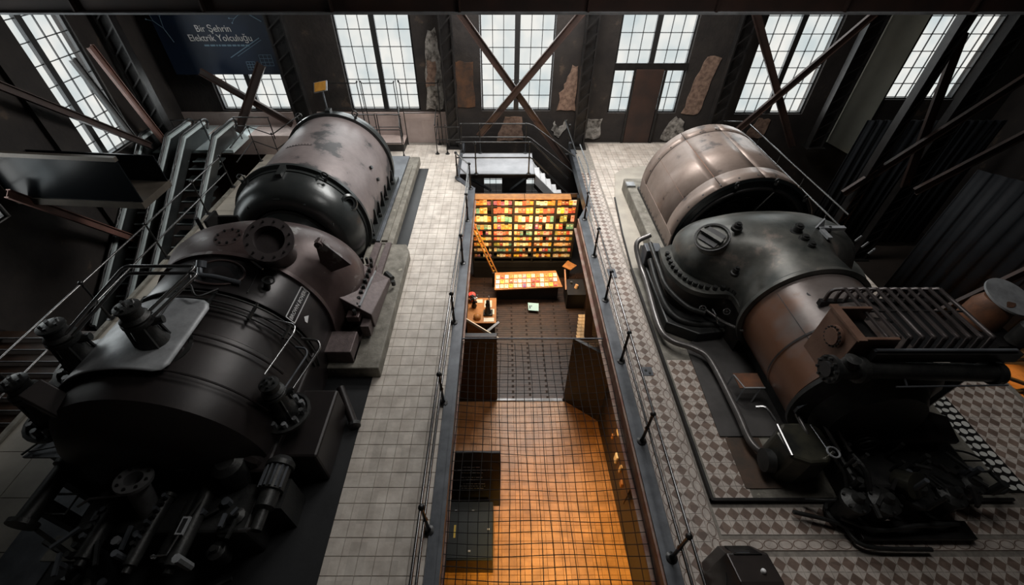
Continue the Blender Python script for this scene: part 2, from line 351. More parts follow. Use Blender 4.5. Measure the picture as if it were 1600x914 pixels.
# lower level
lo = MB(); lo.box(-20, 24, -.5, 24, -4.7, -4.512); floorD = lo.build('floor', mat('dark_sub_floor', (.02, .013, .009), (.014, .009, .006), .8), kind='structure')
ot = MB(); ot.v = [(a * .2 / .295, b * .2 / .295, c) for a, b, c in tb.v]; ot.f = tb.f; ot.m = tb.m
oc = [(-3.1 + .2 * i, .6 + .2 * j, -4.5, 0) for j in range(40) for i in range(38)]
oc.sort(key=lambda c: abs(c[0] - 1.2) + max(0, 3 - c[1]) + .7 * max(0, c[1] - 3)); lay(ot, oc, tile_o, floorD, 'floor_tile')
pk = MB(); pk.v = [(a * 1.18 / .295, b * .115 / .295, c * .6) for a, b, c in tb.v]; pk.f = tb.f; pk.m = tb.m
pk_c = [(-2.6 + 1.2 * i + (.6 if j % 2 else 0), 8.66 + .118 * j, -4.5, 0) for j in range(58) for i in range(6)]
pk_c.sort(key=lambda c: c[1] + abs(c[0] - 1)); lay(pk, pk_c, wood_d, floorD, 'floorboard')
ap = MB(); ap.box(15.5, 20.5, 8.0, 11.2, -4.512, -4.49); ap.build('amber_floor_panel', tile_o, floorD)
st = MB(); st.box(-.2, 2.1, 8.5, 8.6, -4.5, -4.46); nos = st.build('trim_6', sheet_m, kind='structure')
# walls
def wallbox(name, *b):
    return MB().box(*b).build(name, wall_m, kind='structure')
WC = [(-10.8, 1.45), (-5.1, 1.45), (.63, 1.42), (6.2, 1.33), (11.85, 1.28), (18.2, 1.9)]     # window centres and sill heights
wb = MB(); xs = [-14.4]
for x, s_ in WC: xs += [x - 1.52, x + 1.52]
xs.append(22.4)
for i in range(0, len(xs), 2): wb.box(xs[i], xs[i + 1], YB, YB + .45, -4.7, 7.3)
for i, (x, s_) in enumerate(WC):
    if i == 2: wb.box(x - 1.52, x + 1.52, YB, YB + .45, -1.6, s_); wb.box(x - 1.52, x + 1.52, YB, YB + .45, -4.7, -2.9)
    else: wb.box(x - 1.52, x + 1.52, YB, YB + .45, -4.7, s_)
wb.box(-14.4, 22.4, YB, YB + .45, 6.9, 13.2)
wall_back = wb.build('wall_back', wall_m, kind='structure')
wl = MB(); WY = [(14.9, 1.45), (9.2, 1.6)]
for a, b in ((-1, 7.68), (10.72, 13.38), (16.42, YB + .45)): wl.box(-14.65, -14.2, a, b, -4.7, 13.2)
for y, s_ in WY: wl.box(-14.65, -14.2, y - 1.52, y + 1.52, -4.7, s_); wl.box(-14.65, -14.2, y - 1.52, y + 1.52, 6.4, 13.2)
wall_left = wl.build('wall_left', wall_m, kind='structure')
wallbox('trim_7', -14.2, -14.02, 13.2, 14.15, -4.7, 13.2)
wallbox('wall_right', 22.0, 22.4, -1, YB, -4.7, 13.2)
wallbox('wall_front', -14.65, 22.4, -1.4, -1, -4.7, 13.2)
cb = MB(); cb.box(-14.65, -1.4, -1.4, YB + .45, 13.2, 13.4); cb.box(5.4, 22.4, -1.4, YB + .45, 13.2, 13.4); cb.box(-1.4, 5.4, -1.4, 2, 13.2, 13.4); cb.box(-1.4, 5.4, 18, YB + .45, 13.2, 13.4); cb.box(-1.4, 5.4, 2, 18, 13.3, 13.4)
cb.build('ceiling', wall_m, kind='structure')
# windows
bar_m = flat('dark_glazing_bar', (.012, .012, .012), .6)
def window(n, cx, cy, sill, top, rot, cols=6, rowh=.62, W=3.0, door=False):
    o = thing('window_%d' % n, (cx, cy, sill), kind='structure', rotz=rot, local=True)
    H = top - sill; t = .05; half = W / 2
    f = MB(); f.box(-half, half, 0, .12, -.03, .05); f.box(-half, half, 0, .12, H - .06, H); f.box(-half, -half + .06, 0, .12, 0, H); f.box(half - .06, half, 0, .12, 0, H); f.build('window_frame', bar_m, o)
    f = MB(); f.box(-.11, .11, -.02, .12, 0, H); f.build('mullion', bar_m, o)
    f = MB(); f.box(-half - .05, half + .05, -.08, .02, -.07, -.03); f.build('window_sill', sheet_m, o)
    rows = int(H / rowh); pw = (half - .06 - .11) / 3
    barv = MB().box(-.013, .013, .0, .05, 0, H); bh = MB().box(0, half - .17, .0, .05, -.013, .013)
    bm = None; hm = None; pm = None
    def inst(mesh, nm, loc, m, bld):
        if mesh is None:
            ob = bld.build(nm, m, o); ob.location = loc; return ob.data
        ob = bpy.data.objects.new(nm, mesh); COL.objects.link(ob); ob.parent = o; ob.location = loc; return mesh
    for s in (-1, 1):
        for i in (1, 2): bm = inst(bm, 'glazing_bar', (s * (.11 + pw * i), .03, 0), bar_m, barv)
        for k in range(1, rows + 1):
            if k * rowh < H - .1: hm = inst(hm, 'glazing_bar', (.11 if s > 0 else -half + .06, .03, k * rowh), bar_m, bh)
        for i in range(3):
            for k in range(rows + 1):
                z0 = k * rowh; z1 = min(H, z0 + rowh)
                if z1 - z0 < .05: continue
                if door and s * 1 and i == 0 and z1 < 1.9 + .1: continue
                x0 = .11 + pw * i if s > 0 else -.11 - pw * (i + 1)
                if abs(z1 - z0 - rowh) < 1e-6: pm = inst(pm, 'pane', (x0, .055, z0), glass, MB().box(.012, pw - .012, 0, .006, .012, rowh - .012))
                else: inst(None, 'pane', (x0, .055, z0), glass, MB().box(.012, pw - .012, 0, .006, .012, z1 - z0 - .012))
    return o
for n, (x, s_) in enumerate(WC): window(n + 1, x, YB + .1, s_, 6.9, 0)
for n, (y, s_) in enumerate(WY): window(n + 7, -14.3, y, s_, 6.4, pi / 2)
# door panel inside the fourth window bay, lower windows under the bridge
o = thing('door_1', (6.2, YB - .02, .0), kind='structure')
MB().box(5.62, 6.78, YB - .05, YB + .08, 0, 3.12).build('door_leaf', beam_m, o, bevel=.01)
MB().box(4.68, 7.72, YB - .03, YB + .1, 3.08, 3.36).build('door_lintel', darksteel, o)
MB().box(5.5, 5.6, YB - .08, YB + .1, 0, 3.1).build('door_jamb', darksteel, o); MB().box(6.8, 6.9, YB - .08, YB + .1, 0, 3.1).build('door_jamb', darksteel, o)
lw = thing('window_9', (.63, YB + .1, -2.9), kind='structure', local=True)
MB().box(-.62, .60, -.05, .12, 0, 1.3).build('centre_panel', darksteel, lw); f = MB()
for a, b in ((-1.52, -.62), (.6, 1.52)):
    for i in range(1, 3): x = a + (b - a) * i / 3; f.box(x - .012, x + .012, 0, .04, 0, 1.3)
    for k in (.3, .62, .95): f.box(a, b, 0, .04, k - .012, k + .012)
f.build('glazing_bar', bar_m, lw)
for a, b in ((-1.52, -.62), (.6, 1.52)):
    for i in range(3):
        for k in range(4): x = a + (b - a) * i / 3; MB().box(x + .01, x + (b - a) / 3 - .01, .05, .055, .325 * k + .01, .325 * k + .315).build('pane', glass, lw)
light('window_daylight', 'AREA', (.63, 20.35, -2.2), 14, DAY, (3.2, 1.5), (.63, 10, -2.2))
# patches where plaster has fallen from the back wall
def patch(pts, m, dy=.03):
    poly = []
    for i, (x, z) in enumerate(pts):
        x2, z2 = pts[(i + 1) % len(pts)]
        for k in range(4): t = k / 4; poly.append((x + (x2 - x) * t + random.uniform(-.05, .05), z + (z2 - z) * t + random.uniform(-.06, .06)))
    MB().wall_prism(poly, YB - dy, YB + .01).build('bare_patch', m, wall_back)
patch([(2.45, 1.45), (3.25, 1.4), (3.2, 3.2), (2.9, 3.35), (2.75, 2.6), (2.5, 2.2)], brick_m)
patch([(8.0, 1.3), (8.75, 1.3), (8.85, 2.4), (9.05, 3.6), (8.4, 3.6), (8.15, 2.6)], brick_m)
patch([(-3.3, 1.5), (-2.55, 1.5), (-2.5, 3.2), (-2.6, 4.6), (-3.0, 4.5), (-3.2, 3.0)], flake_m)
patch([(-3.2, 2.4), (-2.8, 2.5), (-2.75, 3.4), (-3.1, 3.5)], brick_m, .05)
patch([(7.3, .1), (8.35, .1), (8.2, .9), (7.8, 1.2), (7.55, .9)], flake_m)
patch([(11.2, .25), (12.0, .2), (12.1, 1.05), (11.5, 1.1)], brick_m)
patch([(2.25, .55), (2.6, .2), (2.95, .7), (2.9, 1.0), (2.55, .6), (2.4, 1.0)], flake_m)
patch([(-.2, .1), (1.0, .1), (.9, 1.2), (.1, 1.2)], brick_m)
patch([(3.8, .2), (4.5, .2), (4.5, 1.1), (3.9, 1.1)], flake_m)
patch([(-1.95, 1.6), (-1.15, 1.6), (-1.2, 3.4), (-1.9, 3.4)], mat('rust_stained_wall', (.10, .045, .02), (.03, .02, .015), .8, 0, 2.5, .4), .02)
MB().wall_prism([(15.05, .05), (16.5, -.6), (16.5, 6), (15.05, 6)], YB - .12, YB).build('pale_pilaster', greyplaster, wall_back)
MB().box(-8.2, -2.45, YB - .06, YB, .0, 1.38).build('wainscot', pink_m, wall_back)
MB().box(-14.2, -8.6, YB - .06, YB, .0, 1.38).build('wainscot', pink_m, wall_back)

# ================================================================ ROOF STEEL AND COLUMNS
girder = thing('crane_girder', (0, 12.0, 6.4), 'red-brown steel crane girder crossing the hall above the windows', 'girder')
g1 = MB(); g1.box(-13.9, 21.5, 11.98, 12.02, 6.42, 7.7); g1.build('web', beam_m, girder)
g1 = MB(); g1.box(-13.9, 21.5, 11.82, 12.18, 6.38, 6.42); g1.build('lower_flange', sheet_m, girder)
g1 = MB(); g1.box(-13.9, 21.5, 11.82, 12.18, 7.66, 7.7); g1.build('upper_flange', beam_m, girder)
for i in range(12): MB().box(-13 + 3 * i, -12.96 + 3 * i, 11.86, 11.98, 6.42, 7.66).build('stiffener', beam_m, girder)
def column(x, y, label, wd=.5, top=13.1, bottom=0., lean=0):
    o = thing('steel_column', (x, y, bottom), label, 'column', 'riveted steel columns along the back wall')
    for s in (-1, 1): MB().box(x + s * wd / 2 - .03, x + s * wd / 2 + .03, y - .16, y + .16, bottom, top).build('channel', darksteel, o)
    MB().box(x - wd / 2 + .03, x + wd / 2 - .03, y - .02, y + .02, bottom, top).build('web', darksteel, o)
    k = 0; z = bottom + .3
    while z < 6.4:
        MB().bar((x - wd / 2, y - .15, z), (x + wd / 2, y - .15, z + .45), .05, .015, (0, 1, 0)).build('lacing_bar', darksteel, o); z += .55
    MB().box(x - wd / 2 - .12, x + wd / 2 + .12, y - .28, y + .28, bottom, bottom + .05).build('base_plate', darksteel, o)
column(-8.55, 18.9, 'dark riveted column left of the tall window with guard rails', .62)
column(-2.15, 19.0, 'dark riveted column between the flaking pier and the braced middle window', .45)
column(3.45, 19.0, 'dark riveted column between the braced middle window and the brown door', .45)
column(9.35, 19.0, 'dark riveted column behind the brown drum of the right-hand machine', .5)
column(14.2, 19.0, 'dark riveted column beside the pale grey-green wall strip', .6)
column(-13.7, 17.4, 'dark riveted column in the far left corner beside the slanting window light', .5)
column(17.2, 16.6, 'dark riveted column in front of the hanging blue-black sheets', .6, bottom=-4.5)
column(20.2, 13.2, 'dark riveted column at the far right edge before the dark sheets', .6, bottom=-4.5)
column(13.9, 15.1, 'slim dark column right of the pale grey-green wall strip', .28, bottom=-4.5)
def brace(p, q, label, w=.24, m=beam_m, up=(0, 1, 0)):
    o = thing('cross_brace', p, label, 'brace', 'diagonal steel braces'); p = Vector(p); q = Vector(q); d = (q - p).normalized(); n = d.cross(Vector(up)).normalized()
    MB().bar(p, q, w, .02, up).build('plate', m, o)
    MB().bar(p + n * w / 2, q + n * w / 2, .03, .12, up).build('flange', m, o); MB().bar(p - n * w / 2, q - n * w / 2, .03, .12, up).build('flange', m, o)
    return o
brace((-1.6, 18.6, 5.35), (3.3, 18.6, -1.0), 'dark brace falling rightward across the middle window')
brace((2.95, 18.45, 5.35), (-1.0, 18.45, .75), 'dark brace falling leftward across the middle window')
brace((9.3, 18.6, 5.3), (12.95, 18.6, .2), 'dark brace falling rightward across the window right of the door')
brace((13.6, 18.45, 5.3), (9.6, 18.45, .3), 'pale-edged brace falling leftward across the window right of the door')
brace((-12.0, 18.6, 3.3), (-9.0, 18.6, 1.2), 'brace falling rightward in the window under the banner')
brace((-9.4, 18.45, 3.6), (-11.4, 18.45, .9), 'brace falling leftward in the window under the banner', .3)
brace((-13.6, 12.3, 4.75), (-13.6, 16.2, 1.3), 'dark brace crossing the slanting left wall window', .2, up=(1, 0, 0))
brace((-13.5, 15.9, 4.8), (-13.5, 16.9, .9), 'reddish-brown brace beside the slanting left wall window', .22, rusty2 if False else mat('dull_red_steel', (.20, .10, .08), (.13, .07, .055), .5, .2, 2), up=(1, 0, 0))
brace((-13.7, 15.2, 4.6), (-13.7, 15.75, 1.7), 'grey brace standing before the slanting left wall window', .2, mat('grey_steel', (.13, .13, .13), (.08, .08, .08), .5, .4, 2), up=(1, 0, 0))
brace((-13.6, 10.6, 2.4), (-13.6, 13.2, -1.0), 'red-brown brace below the black walkway at far left', .22, mat('dull_red_steel', (.2, .1, .08)), up=(1, 0, 0))
brace((14.2, 15.2, 5.3), (15.7, 15.2, .1), 'red-brown brace falling before the dark sheets', .26)
brace((18.0, 15.0, 5.3), (13.3, 15.0, -.1), 'long red-brown brace rising rightward before the dark sheets', .26)
brace((21.0, 14.6, 5.2), (15.6, 14.6, 0.2), 'second long brace rising to the right-hand end window', .3)
brace((21.5, 11.0, 4.4), (14.3, 11.0, -4.45), 'heavy dark brace in the lower right gloom', .4)
lad = thing('roof_truss_chord', (12, 10.9, 6.9), 'light steel angle truss chord just under the top edge at right', 'truss')
MB().bar((3.0, 10.9, 6.95), (11.4, 10.9, 6.95), .03, .05).build('angle', chrome, lad)
MB().bar((11.0, 10.6, 6.75), (17.5, 10.6, 6.75), .05, .05).build('angle', sheet_m, lad); MB().bar((11.0, 10.6, 6.75), (12.4, 10.6, 7.5), .04, .04).build('angle', sheet_m, lad)
# hanging sheets at right
def drape(x0, x1, y, z0, z1, label, yb=0.):
    m = MB(); n = 150; top = []; bot = []
    for i in range(n + 1):
        t = i / n; x = x0 + (x1 - x0) * t
        top.append((x, y + yb * t + .03 * sin(t * 97) + .015 * sin(t * 223), z1)); bot.append((x + .1 * sin(t * 20), y + yb * t + .04 * sin(t * 97 + .4) + .02 * sin(t * 213), z0))
    m.rings([bot, [((a[0] + b[0]) / 2, (a[1] + b[1]) / 2 + .02, (a[2] + b[2]) / 2) for a, b in zip(bot, top)], top], cap=False, closed=False)
    o = m.build('hanging_sheet', tarp, smooth=60); md = o.modifiers.new('thick', 'SOLIDIFY'); md.thickness = .01
    return tag(o, label, 'sheet')
drape(14.8, 20.5, 17.6, -4.3, 1.75, 'blue-black plastic sheeting hanging below the right end window')
drape(16.6, 21.6, 14.0, -4.3, 1.4, 'nearer blue-black sheeting hanging at the right edge', -5.0)
# banner
ban = thing('exhibition_banner', (-11.2, 19.2, 3.02), 'navy exhibition banner with pale Turkish lettering and drawn branches', 'banner')
MB().box(-13.4, -9.0, 19.2, 19.24, 3.02, 6.6).build('cloth', navy, ban)
Mx = Matrix.Rotation(R(90), 4, 'X')
bo = (-11.2, 19.2, 3.02)
text('lettering', 'Bir Şehrin', .33, Matrix.Translation((-11.15, 19.185, 4.66)) @ Mx, white_m, ban, bo, shear=-.15)
text('lettering', 'Elektrik Yolculuğu', .33, Matrix.Translation((-11.0, 19.185, 4.34)) @ Mx, white_m, ban, bo, shear=-.15)
sl_ = MB(); rr_ = random.Random(2); xx = -11.75
while xx < -10.0: l_ = rr_.uniform(.06, .2); sl_.box(xx, xx + l_, 19.18, 19.19, 4.06, 4.12); xx += l_ + .04
sl_.build('illegible_small_print', paleblue, ban, kind='stuff')
br = MB()
def twig(x, z, a, l, d):
    x2 = x + l * cos(a); z2 = z + l * sin(a); br.bar((x, 19.19, z), (x2, 19.19, z2), .012 + .006 * d, .004, (0, 1, 0))
    if d > 0:
        for k in (-.5, .45): twig(x2, z2, a + k + random.uniform(-.2, .2), l * .72, d - 1)
    else: br.cyl((x2, 19.187, z2), (x2, 19.193, z2), .03, n=6)
twig(-9.2, 4.9, 2.6, .5, 3); twig(-12.9, 4.2, 1.9, .5, 2); br.build('printed_branches', paleblue, ban, kind='stuff')
h_ = MB()
for a in ((-9.75, 3.35, -9.25, 3.75), (-10.35, 3.2, -10.0, 3.5)):
    x0, z0, x1, z1 = a
    for i in range(4): h_.bar((x0 + (x1 - x0) * i / 3, 19.19, z0), (x0 + (x1 - x0) * i / 3, 19.19, z1), .015, .004, (0, 1, 0)); h_.bar((x0, 19.19, z0 + (z1 - z0) * i / 3), (x1, 19.19, z0 + (z1 - z0) * i / 3), .015, .004, (0, 1, 0))
h_.bar((-10.9, 19.19, 3.65), (-9.5, 19.19, 4.35), .03, .004, (0, 1, 0)); h_.bar((-10.6, 19.19, 3.7), (-9.45, 19.19, 4.28), .015, .004, (0, 1, 0)); h_.build('printed_house', paleblue, ban, kind='stuff')
sg = thing('sign_stand', (-7.25, 18.2, 0), 'small amber info sign on a slim pole behind the left drum', 'sign')
MB().cyl((-7.2, 18.25, 0), (-7.2, 18.25, 2.75), .035).build('pole', steelgrey, sg); MB().cyl((-7.2, 18.25, 0), (-7.2, 18.25, .03), .2).build('base', steelgrey, sg)
MB().rings([[(-7.5 + .0, 18.1, 2.65), (-6.95, 18.1, 2.75), (-6.95, 18.35, 3.05), (-7.5, 18.35, 2.95)], [(-7.5, 18.13, 2.62), (-6.95, 18.13, 2.72), (-6.95, 18.38, 3.02), (-7.5, 18.38, 2.92)]]).build('frame', sheet_m, sg)
MB().rings([[(-7.46, 18.10, 2.68), (-7.0, 18.10, 2.765), (-7.0, 18.33, 3.03), (-7.46, 18.33, 2.95)], [(-7.46, 18.085, 2.685), (-7.0, 18.085, 2.77), (-7.0, 18.315, 3.04), (-7.46, 18.315, 2.96)]]).build('panel', amber, sg)

# ================================================================ RAILINGS
def railing(name, label, posts, rails, ht=1.03, ball=.06, pr=.032, rr=.026, mid=.52, group=None, lean=0, postm=None, ends=None):
    o = thing(name, posts[0], label, 'railing', group); pm = postm or railpost
    for (x, y, z) in posts:
        b = MB(); b.lathe((x, y, z), (0, 0, 1), [(.10, 0), (.10, .02), (.05, .04), (.04, .09), (pr, .13), (pr * .85, mid - .05), (ball * .8, mid), (pr * .85, mid + .05), (pr * .8, ht - .08)], 10)
        b.build('post', pm, o, smooth=50); MB().ball((x, y, z + ht), ball).build('ball_joint', pm, o, smooth=60)
    for pth in rails: MB().tube(pth, rr, 8).build('rail', postm or railm, o, smooth=60)
    return o
yl = [2.83, 5.49, 7.97, 10.51, 12.9, 15.15]; xl = [-1.31, -1.31, -1.27, -1.21, -1.2, -1.22]
posts = [(x, y, .03) for x, y in zip(xl, yl)]; XLr = -1.3
railing('well_railing', 'long balustrade on the left edge of the open well with ball-jointed posts', posts + [(-1.80, 16.1, .03)],
        [[(-1.33, .8, 1.05), (-1.32, 5.49, 1.05), (-1.22, 12.9, 1.05), (-1.25, 15.15, 1.05), (-1.80, 16.1, 1.05)], [(-1.33, .8, .55), (-1.32, 5.49, .55), (-1.22, 12.9, .55), (-1.25, 15.15, .55), (-1.80, 16.1, .55)]], pr=.036)
railing('well_railing', 'long balustrade on the right edge of the open well with ball-jointed posts', [(2.92, y, .02) for y in (2.4, 4.56, 6.67, 8.84, 10.87, 13.0)],
        [[(2.95, .8, 1.05), (2.93, 6.67, 1.05), (2.92, 13.0, 1.05), (3.12, 13.9, 1.1), (3.15, 14.9, 1.15), (3.05, 16.3, 1.3)], [(2.95, .8, .55), (2.93, 6.67, .55), (2.92, 13.0, .55), (3.12, 13.9, .6), (3.15, 14.9, .65), (3.05, 16.3, .8)]], pr=.036)
railing('gallery_railing', 'dark balustrade along the far left edge above the escalators', [(-10.5, y, .05) for y in (2.9, 5.5, 8.1, 10.74, 13.3, 15.24)],
        [[(-10.5, .8, 1.28), (-10.5, 15.24, 1.28)], [(-10.5, .8, .68), (-10.5, 15.24, .68)]], ht=1.26, mid=.66)
railing('gallery_railing', 'bright thin handrail behind the brown drum at the right gallery edge', [(10.85, y, 0) for y in (12.4, 14.2, 16.0, 17.8, 19.2)],
        [[(9.3, 19.3, 1.08), (10.85, 19.2, 1.08), (10.85, 11.6, 1.08)], [(10.85, 19.2, .62), (10.85, 11.6, .62)]], ht=1.06, pr=.02, ball=.03)
# bridge and stair over the well
bg = thing('footbridge', (-.2, 17.4, -.3), 'pale grey steel footbridge crossing the far end of the well', 'bridge')
MB().box(-1.76, 1.34, 16.4, 18.4, -.06, -.0).build('deck', mat('pale_grey_deck', (.44, .45, .47), (.34, .35, .37), .45, .1, 1.5), bg)
for y in (16.38, 18.4): MB().box(-1.78, 1.38, y - .04, y + .04, -.16, .01).build('edge_beam', darksteel, bg)
for a in (-1.6, 1.2): MB().bar((a, 16.9, -.3), (a * .35, 19.4, -2.4), .1, .1).build('knee_brace', darksteel, bg)
stl = thing('steel_stair', (2.1, 16.7, -2.2), 'pale steel stair with black rails dropping from the footbridge', 'stair')
stm = mat('pale_stair_steel', (.66, .67, .68), (.55, .56, .57), .45, .1, 2)
for k in range(7):
    x0 = 1.36 + .26 * k; z = -.27 * (k + 1)
    MB().box(x0, x0 + .27, 16.44, 17.55, z - .03, z).build('tread', stm, stl); MB().box(x0, x0 + .012, 16.5, 17.55, z, z + .27).build('riser', stm, stl)
MB().wall_prism([(1.34, .02), (1.34, -.40), (3.18, -2.42), (3.18, -1.85)], 16.38, 16.44).build('stringer', stm, stl)
MB().wall_prism([(1.34, -.38), (1.34, -.56), (3.18, -2.58), (3.18, -2.40)], 16.33, 16.40).build('lower_flange', darksteel, stl)
MB().wall_prism([(1.34, -.02), (1.34, -.36), (3.0, -2.36), (3.0, -2.05)], 17.55, 17.59).build('stringer', stm, stl)
railing('bridge_railing', 'near handrail of the footbridge following the stair down', [(-1.05, 16.4, 0), (1.1, 16.4, 0)],
        [[(-1.8, 16.4, 1.35), (1.15, 16.4, 1.35), (1.3, 16.4, 1.25), (2.75, 16.4, -.2)], [(-1.8, 16.4, .72), (1.15, 16.4, .72), (1.3, 16.4, .62), (2.8, 16.4, -.85)]], ht=1.33, mid=.7, rr=.03, postm=railpost)
railing('bridge_railing', 'far handrail of the footbridge before the dark wall', [(-1.75, 18.4, 0), (-.95, 18.4, 0), (1.05, 18.4, 0), (2.9, 18.3, 0)],
        [[(-1.8, 18.4, 1.3), (1.15, 18.4, 1.3), (1.35, 18.35, 1.25), (3.1, 17.4, 0.3)], [(-1.8, 18.4, .72), (1.15, 18.4, .72), (1.3, 18.35, .66), (3.1, 17.4, -.4)], [(2.75, 18.8, 1.3), (3.0, 16.6, .8)]], ht=1.28, mid=.7, rr=.03, postm=railpost)
# platform, guard rails behind the left drum
pf = thing('raised_platform', (-6.2, 18.6, 0), 'low platform with pale top behind the left generator drum', 'platform')
MB().box(-8.1, -4.35, 18.55, 19.48, 0, .34).build('plinth', darksteel, pf); MB().box(-8.12, -4.33, 18.52, 19.48, .34, .38).build('platform_top', pink_m, pf)
def hoop(x0, x1, y, z0, z1, label, vert=2, group='pipe guard rails before the tall windows'):
    o = thing('guard_rail', (x0, y, z0), label, 'railing', group)
    r = .07; MB().tube(smoothpath([(x0, y, z0), (x0, y, z1 - r), (x0 + r, y, z1), (x1 - r, y, z1), (x1, y, z1 - r), (x1, y, z0)], 4), .022, 6).build('hoop', railpost, o, smooth=60)
    MB().tube([(x0, y, (z0 + z1) / 2 + .1), (x1, y, (z0 + z1) / 2 + .1)], .016, 6).build('rail', railpost, o)
    return o
hoop(-7.6, -6.1, 19.3, .38, 2.65, 'left tall hoop guard rail before the window above the platform'); hoop(-5.9, -4.55, 19.3, .38, 2.65, 'middle tall hoop guard rail before the window above the platform'); hoop(-4.3, -2.7, 19.3, 0, 2.65, 'right tall hoop guard rail reaching the flaking pier')
hoop(-7.9, -6.7, 18.55, .38, 1.62, 'left low hoop guard rail on the platform edge'); hoop(-6.6, -5.4, 18.55, .38, 1.62, 'middle low hoop guard rail on the platform edge'); hoop(-5.3, -4.35, 18.55, .38, 1.62, 'right low hoop guard rail on the platform edge')
railing('stair_railing', 'dark pipe railing beside the pink ramp behind the left drum', [(-4.28, 18.0, 0), (-4.5, 19.3, 0)], [[(-4.28, 18.0, 1.3), (-4.5, 19.3, 1.7)], [(-4.28, 18.0, .7), (-4.5, 19.3, 1.1)], [(-8.2, 18.0, 1.2), (-4.28, 18.0, 1.2)], [(-8.2, 18.0, .62), (-4.28, 18.0, .62)]], ht=1.28, pr=.022, ball=.035, rr=.02, postm=railpost)
railing('stair_railing', 'dark pipe railing between the pink ramp and the bridge', [(-2.85, 18.3, 0), (-2.4, 18.3, 0), (-2.85, 19.3, 0)], [[(-2.85, 18.3, 1.3), (-2.85, 19.3, 1.7)], [(-2.85, 18.3, .7), (-2.85, 19.3, 1.1)], [(-2.85, 18.3, 1.2), (-1.8, 18.3, 1.2)], [(-2.85, 18.3, .65), (-1.8, 18.3, .65)]], ht=1.28, pr=.022, ball=.035, rr=.02, postm=railpost)
# ================================================================ ESCALATORS
def escalator(x0, x1, label):
    o = thing('escalator', ((x0 + x1) / 2, 17.2, -4.5), label, 'escalator')
    zt = .85; yt = 17.0; sl = .62
    def zz(y): return zt if y > yt - .6 else max(-4.5, zt - (yt - .6 - y) * sl)
    MB().box(x0 - .25, x1 + .25, yt - .2, 19.4, zt - .12, zt).build('landing_plate', escm, o)
    for k in range(14):
        y = yt - .4 - .4 * k; z = zz(y) - .02
        MB().box(x0 + .05, x1 - .05, y - .4, y, z - .25, z - .22 + .02).build('step', mat('step_steel', (.05, .06, .06), (.08, .09, .09), .4, .6, 4), o)
        MB().box(x0 + .05, x1 - .05, y - .42, y - .37, z - .2, z - .17).build('step_nosing', escm, o)
    for x in (x0, x1):
        ys = [yt + 1.2 - .3 * i for i in range(28)]
        pr_ = [Vector((x, y, zz(y) + .80)) for i, y in enumerate(ys)]
        hp = smoothpath([(x, yt + 1.0, zt + .4), (x, yt + 1.22, zt + .6), (x, yt + 1.0, zt + .80)] + [tuple(p) for p in pr_[3:]], 3)
        MB().tube(hp, .045, 6).build('handrail', rubber, o, smooth=60)
        m = MB(); m.rings([[(x - .012, p.y, p.z - .03) for p in pr_[1:]], [(x - .012, p.y, p.z - .75) for p in pr_[1:]]], cap=False, closed=False)
        m.rings([[(x + .012, p.y, p.z - .03) for p in pr_[1:]], [(x + .012, p.y, p.z - .75) for p in pr_[1:]]], cap=False, closed=False); m.build('balustrade', bellL, o)
        m = MB(); W_ = .10
        m.rings([[(x - W_, p.y, p.z - .07), (x + W_, p.y, p.z - .07), (x + W_, p.y, p.z - .16), (x - W_, p.y, p.z - .16)] for p in pr_[1:]]); m.build('skirt_deck', escm, o)
    return o
escalator(-12.35, -11.15, 'right-hand escalator with dark steps and steel skirting going down')
escalator(-13.95, -12.95, 'left-hand escalator curving down beside the black walkway')
bw = thing('enclosed_walkway', (-12.6, 11.3, 1.15), 'black glass-sided escalator casing running across to the left wall', 'escalator')
bz = mat('bronze_trim', (.09, .075, .06), (.06, .05, .04), .45, .4, 2)
def bwp(nm, pr_, m_): MB().rings([[(x, y, z + (-10.5 - x) * .05) for y, z in pr_] for x in (-14.15, -10.45)]).build(nm, m_, bw)
bwp('bottom_beam', ((11.0, 1.66), (12.4, 1.66), (12.4, 1.86), (11.0, 1.86)), bz); bwp('glass_panel', ((11.04, 1.86), (11.08, 1.86), (11.08, 3.12), (11.04, 3.12)), glossblack)
bwp('handrail', ((11.0, 3.12), (11.12, 3.12), (11.12, 3.24), (11.0, 3.24)), bz); bwp('glass_panel', ((12.3, 1.86), (12.34, 1.86), (12.34, 2.7), (12.3, 2.7)), glossblack)
lnd = thing('escalator_landing', (-11.4, 18.0, .6), 'pale tiled landing at the head of the escalators', 'landing')
MB().box(-14.1, -9.0, 18.25, 19.48, -.0, .84).build('platform_top', pink_m, lnd)
hoop(-13.4, -12.2, 17.6, .85, 1.75, 'bright hoop rail on the landing above the left-hand escalator', group='landing rails'); hoop(-11.0, -9.6, 17.9, .85, 1.75, 'dark hoop rail on the landing above the right-hand escalator', group='landing rails')
railing('stair_railing', 'dark pipe railing from the escalator landing down behind the left drum', [(-10.4, 17.6, 0), (-9.2, 17.0, 0)], [[(-10.45, 16, 1.3), (-10.4, 17.6, 1.5), (-9.2, 17.0, 1.4), (-8.3, 18.2, 1.8)], [(-10.45, 16, .7), (-10.4, 17.6, .9), (-9.2, 17.0, .8), (-8.3, 18.2, 1.2)]], ht=1.45, pr=.022, ball=.04, rr=.024, postm=railpost)
